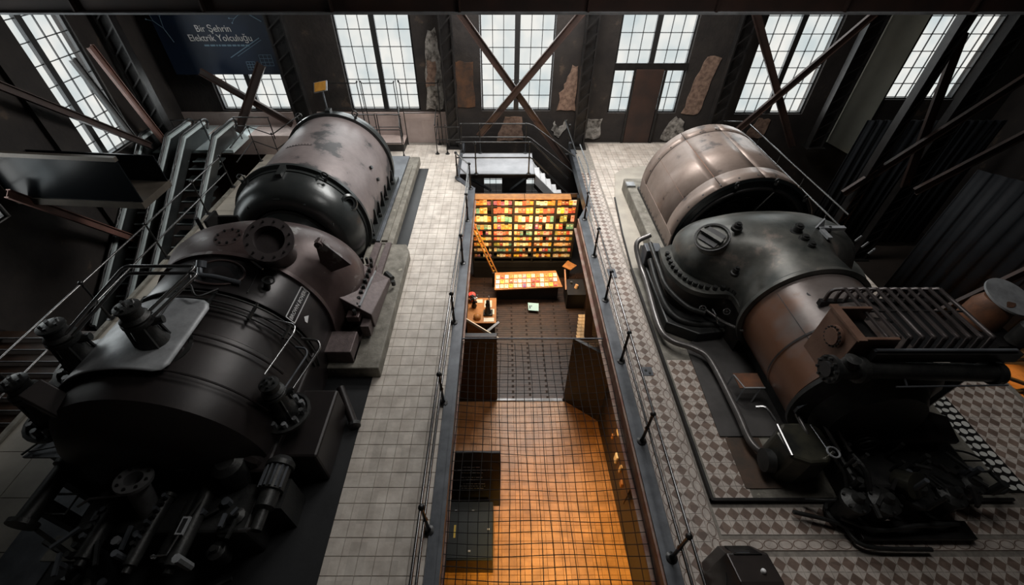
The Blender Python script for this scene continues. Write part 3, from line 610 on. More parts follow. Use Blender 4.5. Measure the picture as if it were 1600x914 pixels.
# open slatted stair lower left
ss = thing('open_stair', (-12.3, 7, -4.5), 'open slatted stair with pale nosings below the far left gallery edge', 'stair')
for k in range(9):
    z = -.5 - .17 * k; y = 7.9 - .27 * k; MB().box(-14.0, -10.75, y, y + .24, z - .04, z).build('tread', wood_d, ss); MB().box(-14.0, -10.75, y - .02, y, z - .04, z + .005).build('nosing', sheet_m, ss)
MB().bar((-10.75, 8.2, -.5), (-10.75, 5.4, -2.1), .05, .25).build('stringer', darksteel, ss); MB().bar((-14.0, 8.2, -.5), (-14.0, 5.4, -2.1), .05, .25).build('stringer', darksteel, ss)
MB().box(-14.0, -13.9, 5.6, 5.7, -4.5, -2).build('post', darksteel, ss); MB().box(-10.9, -10.8, 5.6, 5.7, -4.5, -2).build('post', darksteel, ss)
# ================================================================ MACHINE HELPERS
def bolt_ring(c, axis, r, n, br_, h_, m, parent, off0=0., name='bolt'):
    a, b = frame_of(axis); ax = Vector(axis).normalized(); me = None
    for i in range(n):
        t = 2 * pi * i / n + off0; p = Vector(c) + (a * cos(t) + b * sin(t)) * r
        bolt(p, ax, br_, h_, m, parent, name)
BOLTS = {}
def bolt(p, ax, r, h, m, parent, name='bolt'):
    ax = Vector(ax).normalized(); key = (r, h, m.name)
    if key not in BOLTS:
        o = MB().cyl((0, 0, -.01), (0, 0, h), r, n=6); me = bpy.data.meshes.new(name); me.from_pydata(o.v, [], o.f); me.materials.append(m); BOLTS[key] = me
    o = bpy.data.objects.new(name, BOLTS[key]); COL.objects.link(o); o.parent = parent; OFF[o.name] = OFF[parent.name]
    o.location = Vector(p) - Vector(OFF[parent.name]); o.rotation_euler = ax.to_track_quat('Z', 'Y').to_euler(); return o
def eye(p, parent, m, r=.09, ax=(0, 1, 0)):
    p = Vector(p); b = MB(); b.cyl(p, p + Vector((0, 0, .07)), .05, n=10); b.torus(p + Vector((0, 0, .07 + r)), ax, r, .022, 16, 6); return b.build('lifting_eye', m, parent, smooth=60)
def flange_pipe(p, q, r, rf, m, parent, name='pipe_stub', tf=.06, hole=True, nb=10, fm=None):
    p = Vector(p); q = Vector(q); ax = (q - p).normalized(); L_ = (q - p).length
    prof = [(r * 1.25, 0), (r, .12), (r, L_ - tf - .03), (rf, L_ - tf), (rf, L_)] + ([(r * .80, L_), (r * .78, L_ - .25), (0, L_ - .25)] if hole else [(0, L_)])
    o = MB().lathe(p, ax, prof, 28).build(name, m, parent, smooth=35)
    bolt_ring(q, ax, (rf + r * .85) / 2 if hole else rf * .8, nb, .022, .03, fm or darksteel, o)
    return o
def valve(base, h, label, m=iron, s=1., nb=10, ring=True):
    x, y, z = base; o = thing('steam_valve', base, label, 'valve', 'upright cast iron steam valves')
    MB().lathe(base, (0, 0, 1), [(.50 * s, 0), (.52 * s, .09), (.46 * s, .10), (.44 * s, .05), (.27 * s, .05), (.25 * s, .3 * h), (.20 * s, .38 * h), (.17 * s, .62 * h), (.24 * s, .66 * h), (.24 * s, .72 * h), (.15 * s, .75 * h)], 20).build('valve_body', m, o, smooth=40)
    MB().lathe((x, y, z + .72 * h), (0, 0, 1), [(.21 * s, 0), (.23 * s, .05), (.17 * s, .10), (.17 * s, .2 * h), (.20 * s, .22 * h), (.20 * s, .25 * h), (.08 * s, .28 * h), (0, .28 * h)], 16).build('bonnet', m, o, smooth=40)
    for i in range(nb): t = 2 * pi * i / nb; bolt((x + .36 * s * cos(t), y + .36 * s * sin(t), z + .06), (0, 0, 1), .055 * s, .12, chrome if i % 3 == 0 else sheet_m, o)
    for i in range(4): t = pi / 4 + pi / 2 * i; MB().bar((x + .27 * s * cos(t), y + .27 * s * sin(t), z + .05), (x + .2 * s * cos(t), y + .2 * s * sin(t), z + .66 * h), .05, .03).build('yoke_rib', m, o)
    for i in range(5): t = 2 * pi * i / 5; bolt((x + .12 * s * cos(t), y + .12 * s * sin(t), z + .985 * h), (0, 0, 1), .025 * s, .04, chrome if i == 1 else m, o)
    MB().cyl((x, y, z + .98 * h), (x, y, z + 1.06 * h), .03 * s, n=8).build('spindle', chrome, o)
    MB().cyl((x - .02, y, z + .6 * h), (x - .02 + .34 * s, y + .12, z + .62 * h), .07 * s, n=10).build('side_branch', m, o)
    return o

# ================================================================ LEFT GENERATOR AND PLINTHS
pl = thing('concrete_plinth', (-5, 13.6, 0), 'stained concrete plinth under the mauve-grey generator drum', 'plinth')
MB().box(-8.0, -3.45, 11.1, 17.3, .0, .34).build('base', conc, pl, bevel=.03); MB().box(-7.9, -3.85, 11.15, 17.2, .34, .42).build('capping', steelgrey, pl, bevel=.01)
MB().box(-3.80, -3.62, 11.2, 16.4, .34, .40).build('edge_strip', conc, pl)
p2 = thing('concrete_plinth', (-3.4, 8.7, 0), 'mossy concrete plinth step along the walkway beside the turbine', 'plinth')
MB().prism([(-4.2, 6.2), (-2.86, 6.2), (-2.86, 10.7), (-3.0, 11.05), (-4.2, 11.05)], 0, .36).build('base', conc, p2, bevel=.03)
for a, b in ((-3.95, -3.75), (-3.62, -3.45)): MB().box(a, b, 6.4, 11.0, .36, .46).build('steel_rail', pinkbox, p2)
MB().box(-4.15, -3.45, 6.35, 7.0, .36, .75).build('end_block', pinkbox, p2, bevel=.02)

AX, AZ = -5.9, 1.12
lg = thing('generator', (AX, 13, .42), 'large mauve-grey riveted generator drum on the concrete plinth at left', 'generator')
MB().lathe((AX, 0, AZ), (0, 1, 0), [(1.78, 10.98), (1.80, 11.05), (1.80, 14.85), (1.78, 14.9)], 96).build('drum_casing', drumL, lg, smooth=30)
MB().lathe((AX, 0, AZ), (0, 1, 0), [(1.78, 14.84), (1.90, 14.84), (1.90, 15.02), (1.82, 15.02), (1.80, 15.35), (1.6, 15.55), (0, 15.6)], 96).build('rear_flange', bellL, lg, smooth=30)
MB().lathe((AX, 0, AZ), (0, 1, 0), [(1.80, 11.04), (1.96, 11.04), (1.96, 10.94), (1.86, 10.94), (1.86, 10.80), (1.60, 10.78)], 96).build('front_flange', bellL, lg, smooth=30)
MB().lathe((AX, 0, AZ), (0, 1, 0), [(1.84, 10.95), (1.82, 10.62), (1.74, 10.30), (1.58, 10.05), (1.38, 9.93), (1.18, 9.98), (1.06, 10.12), (1.02, 10.22)], 80).build('air_bell', bellL, lg, smooth=60)
MB().lathe((AX, 0, AZ), (0, 1, 0), [(1.08, 10.2), (1.09, 10.0), (1.02, 10.0), (1.0, 9.95), (.95, 9.65), (.82, 9.45), (.62, 9.36), (.45, 9.40), (.34, 9.5), (.34, 9.2), (0, 9.2)], 64).build('inner_bell', bellL, lg, smooth=40)
for t in (62, 90, 125, 28):
    r = R(t); d = Vector((cos(r), 0, sin(r))); c = Vector((AX, 0, AZ))
    MB().bar(c + d * 1.86 + Vector((0, 10.9, 0)), c + d * 1.42 + Vector((0, 9.98, 0)), .09 if t != 90 else .16, .10, (0, 0, 1)).build('rib', bellL, lg)
MB().bar((AX, 10.95, AZ + 1.93), (AX, 10.5, AZ + 1.86), .14, .1).build('clamp', bellL, lg)
for yy in (15.0,): MB().box(AX - .08, AX + .08, yy - .1, yy + .14, AZ + 1.86, AZ + 1.98).build('clamp', bellL, lg)
for t, yy in ((55, 10.75), (128, 10.75), (62, 14.93), (122, 14.93)):
    r = R(t); eye((AX + 1.92 * cos(r), yy, AZ + 1.92 * sin(r)), lg, iron)
# access panel drawn by raised edge strips and rivets, portholes, seam lugs
def onL(t, y, r=1.80): return (AX + r * cos(R(t)), y, AZ + r * sin(R(t)))
ap = MB()
pts = [onL(t, 12.55, 1.803) for t in range(84, 112, 2)]; ap.tube(pts, .010, 4)
ap.tube([onL(84, 12.55, 1.803), onL(81, 13.5, 1.803)], .010, 4); ap.build('access_panel_edge', darksteel, lg)
for k in range(9): bolt(onL(85 + 3 * k, 12.62, 1.80), onL(85 + 3 * k, 0, 1) and (cos(R(85 + 3 * k)), 0, sin(R(85 + 3 * k))), .014, .012, darksteel, lg, 'rivet')
for t in (18, 34, 50, 66, 82, 98, 114, 130): bolt(onL(t, 11.12), (cos(R(t)), 0, sin(R(t))), .03, .03, darksteel, lg)
for t in (12, 26): MB().cyl(onL(t, 13.1, 1.78), onL(t, 13.1, 1.88), .06, n=10).build('boss', bellL, lg)
pc_ = Vector(onL(30, 10.72, 1.80)); pd = Vector((cos(R(28)), -.75, sin(R(28)))).normalized()
MB().lathe(pc_, pd, [(.26, -.12), (.26, .06), (.20, .10), (.20, .07), (.12, .07), (.12, -.02), (0, -.02)], 24).build('porthole', bellL, lg, smooth=40)
for k in range(7): MB().box(-4.35, -4.05, 11.4 + .55 * k, 11.48 + .55 * k, .42, 1.0 + .05 * (k % 2)).build('foot_rib', bellL, lg)
MB().box(-4.45, -3.95, 11.1, 15.2, .42, .52).build('mounting_foot', bellL, lg, bevel=.01); MB().box(-7.85, -7.35, 11.1, 15.2, .42, .52).build('mounting_foot', bellL, lg)
for y in (11.3, 12.4, 13.5, 14.6): MB().cyl((-4.05, y, .52), (-4.05, y, .62), .06, n=6).build('holding_bolt', iron, lg)

# ================================================================ LEFT TURBINE
lt = thing('steam_turbine', (AX, 6, 0), 'huge black-brown steam turbine with maroon exhaust hood and white maker lettering at left', 'turbine')
def superring(y, cx, hx, z0, hz, ex=2.4, n=40):
    out = []
    for i in range(n + 1):
        t = pi * i / n; c, s_ = cos(t), sin(t)
        out.append((cx + hx * math.copysign(abs(c) ** (2 / ex), c), y, z0 + hz * abs(s_) ** (2 / ex)))
    return out
Z0 = .95
def hood(secs, m, parent, z0, zb, name='exhaust_hood'):
    rs = []
    for y, cx, hx, hz, ex in secs:
        r = superring(y, cx, hx, z0, hz, ex); rs.append([(r[0][0], y, zb)] + r + [(r[-1][0], y, zb)])
    return MB().rings(rs, closed=False, cap=True).build(name, m, parent, smooth=50)
hood([(9.35, -5.85, 1.6, .9, 2), (9.25, -5.85, 1.95, 1.3, 2.1), (8.95, -5.85, 2.2, 1.65, 2.2), (8.5, -5.85, 2.3, 1.88, 2.3), (8.0, -5.87, 2.26, 1.98, 2.3), (7.6, -5.88, 2.12, 2.0, 2.2), (7.3, -5.9, 1.98, 1.98, 2.1), (7.05, -5.9, 1.90, 1.94, 2.0)], hoodL, lt, Z0, .3)
MB().lathe((AX, 0, 1.1), (0, 1, 0), [(1.93, 7.14), (1.93, 7.04), (1.86, 7.04)], 80).build('hood_seam_flange', hoodL, lt, smooth=30)
MB().lathe((AX, 0, 1.1), (0, 1, 0), [(1.86, 7.05), (1.86, 6.15), (1.84, 6.1), (1.74, 6.1)], 80).build('lettered_casing', mat('black_casing_paint', (.040, .036, .036), (.028, .025, .026), .32, .3, 1.6, .08), lt, smooth=30)
MB().lathe((AX, 0, 1.1), (0, 1, 0), [(1.76, 6.12), (1.72, 5.4), (1.72, 5.2), (1.78, 5.15), (1.80, 4.6), (1.80, 4.0), (1.74, 3.7), (1.5, 3.45), (1.1, 3.3), (0, 3.25)], 80).build('front_casing', bodyL, lt, smooth=30)
MB().wall_prism([(AX - 1.5, .3), (AX + 1.75, .3), (AX + 1.7, 1.2), (AX + 1.2, 1.9), (AX, 2.25), (AX - 1.2, 1.7)], 3.45, 3.9).build('front_end_cover', bodyL, lt, bevel=.12)
MB().lathe((-7.35, 0, 1.35), (0, 1, 0), [(.2, 5.5), (.95, 5.4), (.98, 4.5), (.92, 4.2), (.7, 3.98), (.35, 3.87), (0, 3.84)], 48).build('dome_cover', bodyL, lt, smooth=50)
MB().box(-7.6, -4.05, 3.4, 7.0, .1, 1.1).build('lower_casing', bodyL, lt, bevel=.05)
MB().box(-4.35, -3.35, 3.75, 5.2, .0, .95).build('side_pedestal', bodyL, lt, bevel=.05)
MB().box(-8.5, -3.85, 7.3, 9.3, .0, .5).build('hood_base', bodyL, lt, bevel=.04)
MB().cyl((-3.55, 5.6, .45), (-3.15, 4.9, .15), .09, n=12).build('drain_pipe', bodyL, lt, smooth=60); MB().cyl((-3.15, 4.92, .12), (-3.12, 4.84, .12), .13, n=12).build('drain_flange', iron, lt)
# seams, hood fittings
for y, r_, t0, t1 in ((5.95, 1.90, -10, 150), (5.80, 1.88, -5, 150), (5.68, 1.86, 0, 140)):
    MB().tube(arc((AX, 0, 1.1), r_, t0, t1, 40, k=y), .022, 6).build('conduit', iron, lt, smooth=60)
for t in (30, 52, 74, 96, 118): MB().bar((AX + 1.88 * cos(R(t)), 5.62, 1.1 + 1.88 * sin(R(t))), (AX + 1.9 * cos(R(t)), 6.02, 1.1 + 1.9 * sin(R(t))), .05, .05).build('conduit_clip', iron, lt)
for y in (5.0, 4.2): MB().tube(arc((AX, 0, 1.1), 1.90 if y < 4.5 else 1.87, 20, 75, 16, k=y), .02, 5).build('casing_weld', bodyL, lt)
MB().tube([(AX + .9, 7.0, 1.1 + 1.66), (AX + .95, 6.2, 1.1 + 1.63)], .012, 4).build('casing_seam', iron, lt); MB().bar((-5.2, 7.05, 2.86), (-4.9, 6.85, 2.78), .04, .02).build('seam_tag', chrome, lt)
fpp = flange_pipe((-4.98, 7.75, 2.3), (-4.60, 7.0, 3.42), .36, .46, mat('stub_paint', (.10, .085, .085), (.075, .062, .062), .38, .3, 2, .1), lt, 'inlet_stub', nb=12)
MB().lathe((-5.95, 7.75, 2.93), (0, -.05, 1), [(.30, -.05), (.30, .03), (0, .03)], 24).build('blank_flange', hoodL, lt, smooth=30); bolt_ring((-5.95, 7.75, 2.96), (0, -.05, 1), .24, 9, .028, .04, darksteel, lt)
MB().lathe((-7.1, 7.9, 2.5), (-.3, 0, 1), [(.1, -.05), (.08, .06), (0, .06)], 12).build('plug', iron, lt)
# bolted flange on the right side of the hood
hj = MB(); pth = [(-3.62, 9.3 - .28 * k + 0, .98) for k in range(8)]; hj.box(-3.72, -3.42, 7.2, 9.2, .86, 1.02); hj.build('joint_flange', hoodL, lt, bevel=.01)
for k in range(9): MB().cyl((-3.52, 7.3 + .225 * k, 1.02), (-3.52, 7.3 + .225 * k, 1.16), .045, n=6).build('nut', iron, lt); 
for k in range(5): MB().cyl((-3.55 - .12 * k, 9.25, 1.02), (-3.55 - .12 * k, 9.25, 1.2), .04, n=6).build('nut', iron, lt)
MB().box(-8.25, -8.05, 7.4, 9.2, .86, 1.02).build('joint_flange', hoodL, lt)
# lug with boss on hood
MB().wall_prism([(-4.15, 1.9), (-3.45, 2.2), (-3.95, 2.85), (-4.1, 2.85)], 7.72, 7.80).build('lifting_lug', hoodL, lt); MB().cyl((-4.02, 7.66, 2.78), (-4.02, 7.86, 2.78), .09, n=14).build('lug_boss', hoodL, lt); bolt((-4.02, 7.66, 2.78), (0, -1, .2), .035, .03, darksteel, lt)
MB().cyl((-4.75, 6.5, 2.55), (-4.68, 6.5, 2.75), .06, n=10).build('valve_stub', iron, lt); MB().torus((-4.64, 6.5, 2.78), (.4, 0, 1), .10, .02, 16, 6).build('small_hand_wheel', iron, lt)
MB().cyl((-7.62, 9.2, 2.0), (-7.62, 9.2, 2.5), .05, n=8).build('pipe_stub', darksteel, lt); MB().box(-7.2, -6.7, 9.35, 9.42, 1.9, 2.45).build('open_box_side', darksteel, lt); MB().box(-7.25, -7.18, 8.9, 9.4, 1.9, 2.6).build('open_box_side', darksteel, lt)
# inspection opening with elbow pipe
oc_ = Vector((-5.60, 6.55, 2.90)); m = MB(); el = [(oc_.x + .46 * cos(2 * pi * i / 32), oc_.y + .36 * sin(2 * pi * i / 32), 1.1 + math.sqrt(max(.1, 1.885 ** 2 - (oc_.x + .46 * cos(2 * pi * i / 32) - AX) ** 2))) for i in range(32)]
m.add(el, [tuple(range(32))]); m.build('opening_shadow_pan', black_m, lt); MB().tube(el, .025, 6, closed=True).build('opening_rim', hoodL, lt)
MB().tube(smoothpath([(-5.9, 6.6, 3.08), (-5.88, 6.5, 3.05), (-5.8, 6.38, 3.02), (-5.5, 6.34, 3.0), (-5.1, 6.34, 2.85)], 4), .05, 8).build('elbow_pipe', steelgrey, lt, smooth=60); MB().cyl((-5.9, 6.58, 3.05), (-5.9, 6.68, 3.13), .09, n=14).build('elbow_collar', steelgrey, lt, smooth=40)
# curved bright sheet on the front crown
m = MB(); rs = []
for k, y in enumerate((4.12, 4.17, 4.30, 5.55, 5.66, 5.72)):
    ins = (.12, .04, 0, 0, .04, .12)[k]; rs.append([(AX + 1.90 * cos(R(t)), y, 1.12 + 1.90 * sin(R(t))) for i, t in enumerate([71 + ins * 40 + (156 - 71 - ins * 80) * j / 28 for j in range(29)])])
m.rings(rs, cap=False, closed=False); o = m.build('cover_sheet', sheet_m, lt, smooth=50); md = o.modifiers.new('t', 'SOLIDIFY'); md.thickness = .02
# nameplate band with lettering, following the casing
TH = 31
def onT(t, y, r=1.87): return Vector((AX + r * cos(R(t)), y, 1.1 + r * sin(R(t))))
fr_ = MB()
for a, b in (((TH - 3.4, 6.1), (TH - 3.4, 7.02)), ((TH + 3.4, 6.1), (TH + 3.4, 7.02)), ((TH - 3.4, 6.1), (TH + 3.4, 6.1)), ((TH - 3.4, 7.02), (TH + 3.4, 7.02))): fr_.bar(onT(*a, 1.872), onT(*b, 1.872), .018, .012)
fr_.build('lettering_border', white_m, lt, kind='stuff')
X_ = Vector((0, 1, 0)); N_ = Vector((cos(R(TH)), 0, sin(R(TH)))); Y_ = N_.cross(X_)
Mt = Matrix.Translation(onT(TH, 6.56, 1.872)) @ Matrix((X_, Y_, N_)).transposed().to_4x4()
text('maker_lettering', 'BROWN BOVERI', .118, Mt, white_m, lt, (AX, 6, 0), .002, shear=.12)
bq = onT(TH - 10, 6.42, 1.875); N2 = Vector((cos(R(TH - 10)), 0, sin(R(TH - 10)))); Y2 = N2.cross(X_)
MB().add([bq - X_ * .08 - Y2 * .05, bq + X_ * .10 + Y2 * 0, bq - X_ * .02 + Y2 * .09, bq - X_ * .10 + Y2 * .02], [(0, 1, 2, 3)]).build('emblem', white_m, lt)
# side box of mauve speckled iron
sb_ = thing('bearing_housing', (-3.5, 8.1, .36), 'sloping speckled mauve iron housing beside the maroon hood', 'housing')
MB().rings([[(-3.95, 7.5, 1.45), (-3.15, 7.35, .95), (-3.15, 7.35, .5), (-3.95, 7.5, .5)], [(-3.95, 8.95, 1.45), (-3.1, 9.1, .62), (-3.1, 9.1, .46), (-3.95, 8.95, .46)]]).build('sloping_cover', pinkbox, sb_, bevel=.02)
MB().bar((-3.42, 7.45, 1.15), (-3.42, 9.0, .96), .05, .04).build('raised_rib', sheet_m, sb_); MB().cyl((-3.4, 7.2, .6), (-3.4, 7.35, .6), .13, n=14).build('end_boss', iron, sb_)
MB().box(-3.4, -3.2, 7.1, 7.4, .46, .8).build('small_bracket', pinkbox, sb_); MB().cyl((-3.0, 9.0, .46), (-3.0, 9.0, .6), .06, n=8).build('stud', iron, sb_); MB().cyl((-3.1, 9.25, .46), (-3.3, 9.45, .5), .09, n=10).build('pipe_end', iron, sb_)
# valves
valve((-5.74, 4.72, 2.72), 1.10, 'tall black valve standing on the bright curved sheet, right of the pair', s=.95)
valve((-7.20, 4.72, 2.30), 1.10, 'tall black valve at the left end of the bright curved sheet', s=1.0)
valve((-7.85, 4.15, 1.55), 1.15, 'lower black valve at the far left above the dome cover', s=.95)
valve((-4.02, 4.43, 1.25), 1.0, 'black valve with bright cap on the right flank of the front casing', s=.85)
def roundpath(pts, rad=.1, n=4):
    P = [Vector(p) for p in pts]; out = [P[0]]
    for i in range(1, len(P) - 1):
        a = (P[i - 1] - P[i]); b = (P[i + 1] - P[i]); q = min(rad, a.length * .45, b.length * .45); A = P[i] + a.normalized() * q; B = P[i] + b.normalized() * q
        for k in range(n + 1): t = k / n; out.append(A * (1 - t) ** 2 + P[i] * 2 * t * (1 - t) + B * t * t)
    return out + [P[-1]]
def piperun(name, pts, r, label, m=railm, n=6, cat='pipe', grp=None, k=8):
    o = MB().tube(roundpath(pts) if name == 'control_rod' else smoothpath(pts, n) if n else pts, r, k).build(name, m, smooth=60); return tag(o, label, cat, grp)
piperun('control_rod', [(-7.05, 4.7, 3.2), (-6.45, 5.75, 3.75), (-5.22, 5.75, 3.75), (-5.62, 4.8, 3.55)], .030, 'outer of two bright rods looping between the two tall valves')
piperun('control_rod', [(-6.9, 4.65, 3.2), (-6.32, 5.6, 3.72), (-5.12, 5.6, 3.72), (-5.48, 4.75, 3.55)], .030, 'inner of two bright rods looping between the two tall valves')
piperun('control_rod', [(-4.15, 4.6, 2.25), (-3.95, 5.55, 2.3), (-4.0, 5.75, 2.3), (-4.75, 5.8, 2.5)], .020, 'thin bright rod rising from the right flank valve to the conduits', m=chrome)
piperun('control_rod', [(-3.75, 4.55, 1.9), (-3.55, 5.5, 1.9), (-3.62, 5.65, 1.95), (-3.95, 5.66, 2.0)], .028, 'thicker looped rod right of the flank valve')
piperun('control_rod', [(-3.9, 4.55, 1.9), (-3.72, 5.3, 1.95), (-3.78, 5.42, 1.98), (-3.98, 5.44, 2.0)], .022, 'inner looped rod right of the flank valve', m=steelgrey)
piperun('signal_cable', [(-5.75, 4.95, 3.2), (-5.9, 5.6, 3.1), (-5.7, 5.9, 3.2), (-5.5, 5.7, 3.1), (-5.3, 6.0, 3.0)], .02, 'thin dark cable curling over the bright sheet', m=rubber)
piperun('signal_cable', [(-6.35, 4.9, 2.95), (-6.15, 5.0, 3.15), (-5.95, 4.75, 3.2)], .018, 'short dark cable between the two tall valves', m=rubber)
piperun('drain_beam', [(-7.35, 4.15, 2.55), (-5.7, 3.3, 1.6)], .0, 'x') if False else None
bm_ = MB().bar((-7.35, 3.95, 2.75), (-5.75, 3.45, 1.55), .34, .2).build('inclined_duct', bodyL, bevel=.02); tag(bm_, 'black rectangular duct slanting over the dome cover', 'duct')
# front mechanism, left machine
rnd0 = random.Random(21); fm_ = thing('valve_gear', (-5.6, 2.9, 0), 'dark crowded valve gear with flanged pipe at the front of the left turbine', 'machinery')
MB().box(-6.9, -4.1, 2.5, 3.3, .0, .9).build('gear_housing', iron, fm_, bevel=.05)
flange_pipe((-5.86, 2.85, .8), (-5.76, 3.02, 1.70), .16, .26, mat('worn_grey_flange', (.24, .24, .24), (.16, .16, .16), .4, .5, 4), fm_, 'flanged_pipe', nb=8)
for x, y0, y1, z, r in ((-6.35, 2.0, 3.1, 1.0, .13), (-5.55, 1.9, 3.0, 1.05, .1), (-4.95, 1.9, 3.2, 1.0, .12), (-5.25, 2.1, 3.2, .75, .16)):
    MB().lathe((x, 0, z), (0, 1, 0), [(0, y0), (r * .6, y0), (r * .6, y0 + .08), (r, y0 + .1), (r, y1), (r * 1.25, y1), (r * 1.25, y1 + .05), (0, y1 + .05)], 14).build('servo_cylinder', iron, fm_, smooth=40)
for i in range(8): MB().cyl((-5.56 + .012 * i, 2.25 + .1 * i, 1.16), (-5.56 + .012 * i, 2.25 + .1 * i, 1.25 + .02 * (i % 2)), .035, n=6).build('nut', steelgrey if i % 2 else iron, fm_)
for i in range(7): MB().cyl((-6.55 + .02 * i, 2.0 + .13 * i, 1.0), (-6.55 + .02 * i, 2.0 + .13 * i, 1.14), .045, n=6).build('nut', steelgrey if i % 3 == 0 else iron, fm_)
MB().box(-4.98, -4.86, 2.36, 2.62, 1.22, 1.26).build('lever_frame', sheet_m, fm_); MB().box(-4.955, -4.885, 2.39, 2.59, 1.262, 1.268).build('lever_slot', black_m, fm_)
MB().tube([(-4.92, 2.36, 1.24), (-4.98, 2.1, 1.2), (-5.2, 2.08, 1.2)], .016, 6).build('lever_rod', chrome, fm_); MB().tube([(-4.9, 2.62, 1.24), (-4.82, 2.95, 1.25)], .02, 6).build('lever_rod', iron, fm_)
MB().tube([(-6.7, 2.75, 1.3), (-6.55, 2.85, 1.35), (-6.0, 2.9, 1.38)], .022, 6).build('bright_link', railm, fm_)
MB().box(-6.35, -5.8, 3.2, 3.44, 1.25, 1.5).build('junction_box', iron, fm_, bevel=.02); MB().tube([(-5.8, 3.3, 1.4), (-5.2, 3.3, 1.45)], .025, 6).build('link_rod', steelgrey, fm_)
MB().lathe((-4.6, 3.4, .4), (0, 0, 1), [(.25, 0), (.25, 1.0), (.15, 1.1), (0, 1.1)], 16).build('small_column', iron, fm_, smooth=40)
for k in range(26):
    px = rnd0.uniform(-7.0, -4.3); py = rnd0.uniform(1.8, 3.0); pz = rnd0.uniform(.85, 1.3)
    if k % 2: MB().cyl((px, py, .85), (px, py, pz), rnd0.uniform(.03, .07), n=8).build('stud', (iron, steelgrey, sheet_m)[k % 3], fm_)
    else: MB().bar((px, py, pz - .1), (px + rnd0.uniform(-.25, .25), py + rnd0.uniform(.1, .35), pz - .1), .05, .05).build('lever', (iron, steelgrey)[k % 4 == 0], fm_)
for x, y, z in ((-6.9, 1.9, .5), (-6.7, 2.05, .65), (-6.55, 1.85, .55), (-4.5, 2.6, .9), (-4.55, 2.3, .8), (-4.35, 2.75, 1.0)): MB().lathe((x, y, z - .45), (0, 0, 1), [(.10, 0), (.10, .3), (.14, .32), (.14, .38), (.06, .42), (.05, .5), (0, .5)], 12).build('small_valve', iron, fm_, smooth=40)
for pts in ([(-6.9, 1.9, .3), (-6.3, 1.8, .3), (-5.6, 1.85, .25)], [(-7.6, 2.5, .5), (-7.0, 2.3, .55), (-6.6, 2.4, .6)], [(-4.3, 2.0, .4), (-4.9, 1.7, .4), (-5.5, 1.75, .5)]): MB().tube(smoothpath(pts, 4), .04, 6).build('oil_pipe', iron, fm_, smooth=60)
ls = thing('servo_motor', (-7.7, 3.1, 0), 'long dark servo cylinder lying beside the left turbine front', 'cylinder')
MB().lathe((-7.62, 0, 1.05), (0, 1, 0), [(0, 2.55), (.22, 2.55), (.22, 2.62), (.15, 2.64), (.15, 3.5), (.2, 3.52), (.2, 3.6), (0, 3.6)], 18).build('cylinder_body', iron, ls, smooth=40)
MB().box(-7.72, -7.52, 2.8, 3.0, 0, .95).build('support', iron, ls); MB().box(-7.72, -7.52, 3.3, 3.5, 0, .95).build('support', iron, ls)
MB().tube([(-7.45, 2.75, 1.0), (-7.1, 2.75, 1.0), (-7.05, 3.05, 1.05), (-7.4, 3.05, 1.05)], .022, 6).build('link', iron, ls); MB().tube([(-7.6, 2.6, .9), (-6.7, 2.2, .8)], .03, 6).build('link', iron, ls)
tr_ = thing('drip_tray', (-8.2, 3.9, 0), 'flat dark tray with hooked rod beside the dome cover', 'tray')
MB().prism([(-8.6, 3.72), (-7.5, 3.72), (-7.9, 4.1), (-8.35, 4.35)], .95, 1.0).build('tray_plate', steelgrey, tr_); MB().tube([(-8.6, 3.74, 1.04), (-8.3, 4.33, 1.04)], .02, 6).build('tray_rim', iron, tr_)
MB().tube(smoothpath([(-8.5, 3.8, 1.05), (-7.9, 3.95, 1.06), (-7.85, 4.1, 1.1), (-7.75, 4.0, 1.05)], 4), .018, 6).build('hooked_rod', iron, tr_); MB().box(-8.3, -7.8, 3.8, 4.1, 0, .95).build('tray_stand', iron, tr_)
rs_ = thing('servo_motor', (-3.95, 3.2, 0), 'upturned dark cylinder with ribbed dome at the right front of the left turbine', 'cylinder')
MB().lathe((-3.9, 0, 1.0), (0, 1, 0), [(0, 2.5), (.09, 2.5), (.09, 2.8), (.16, 2.85), (.16, 3.1), (.20, 3.12), (.20, 3.5), (.24, 3.52), (.24, 3.6), (.15, 3.7), (0, 3.72)], 20).build('cylinder_body', iron, rs_, smooth=40)
for k in range(6): t = R(30 + 24 * k); MB().bar((-3.9 + .21 * cos(t), 3.14, 1.0 + .21 * sin(t)), (-3.9 + .21 * cos(t), 3.5, 1.0 + .21 * sin(t)), .03, .03).build('tie_rod', steelgrey, rs_)
MB().box(-4.1, -3.7, 2.9, 3.4, 0, .85).build('support', iron, rs_); MB().tube([(-3.9, 2.52, 1.05), (-4.15, 2.5, 1.05)], .02, 6).build('tail_rod', chrome, rs_)
tag(MB().box(-7.9, -7.3, 2.35, 2.75, .004, .03).build('floor_hatch', conc), 'pale square hatch plate in the floor at lower left', 'hatch')
tag(MB().box(-8.62, -7.7, 1.0, 4.4, .004, .02).build('ribbed_floor_plate', steelgrey), 'ribbed dark floor plate strip at lower left', 'plate')

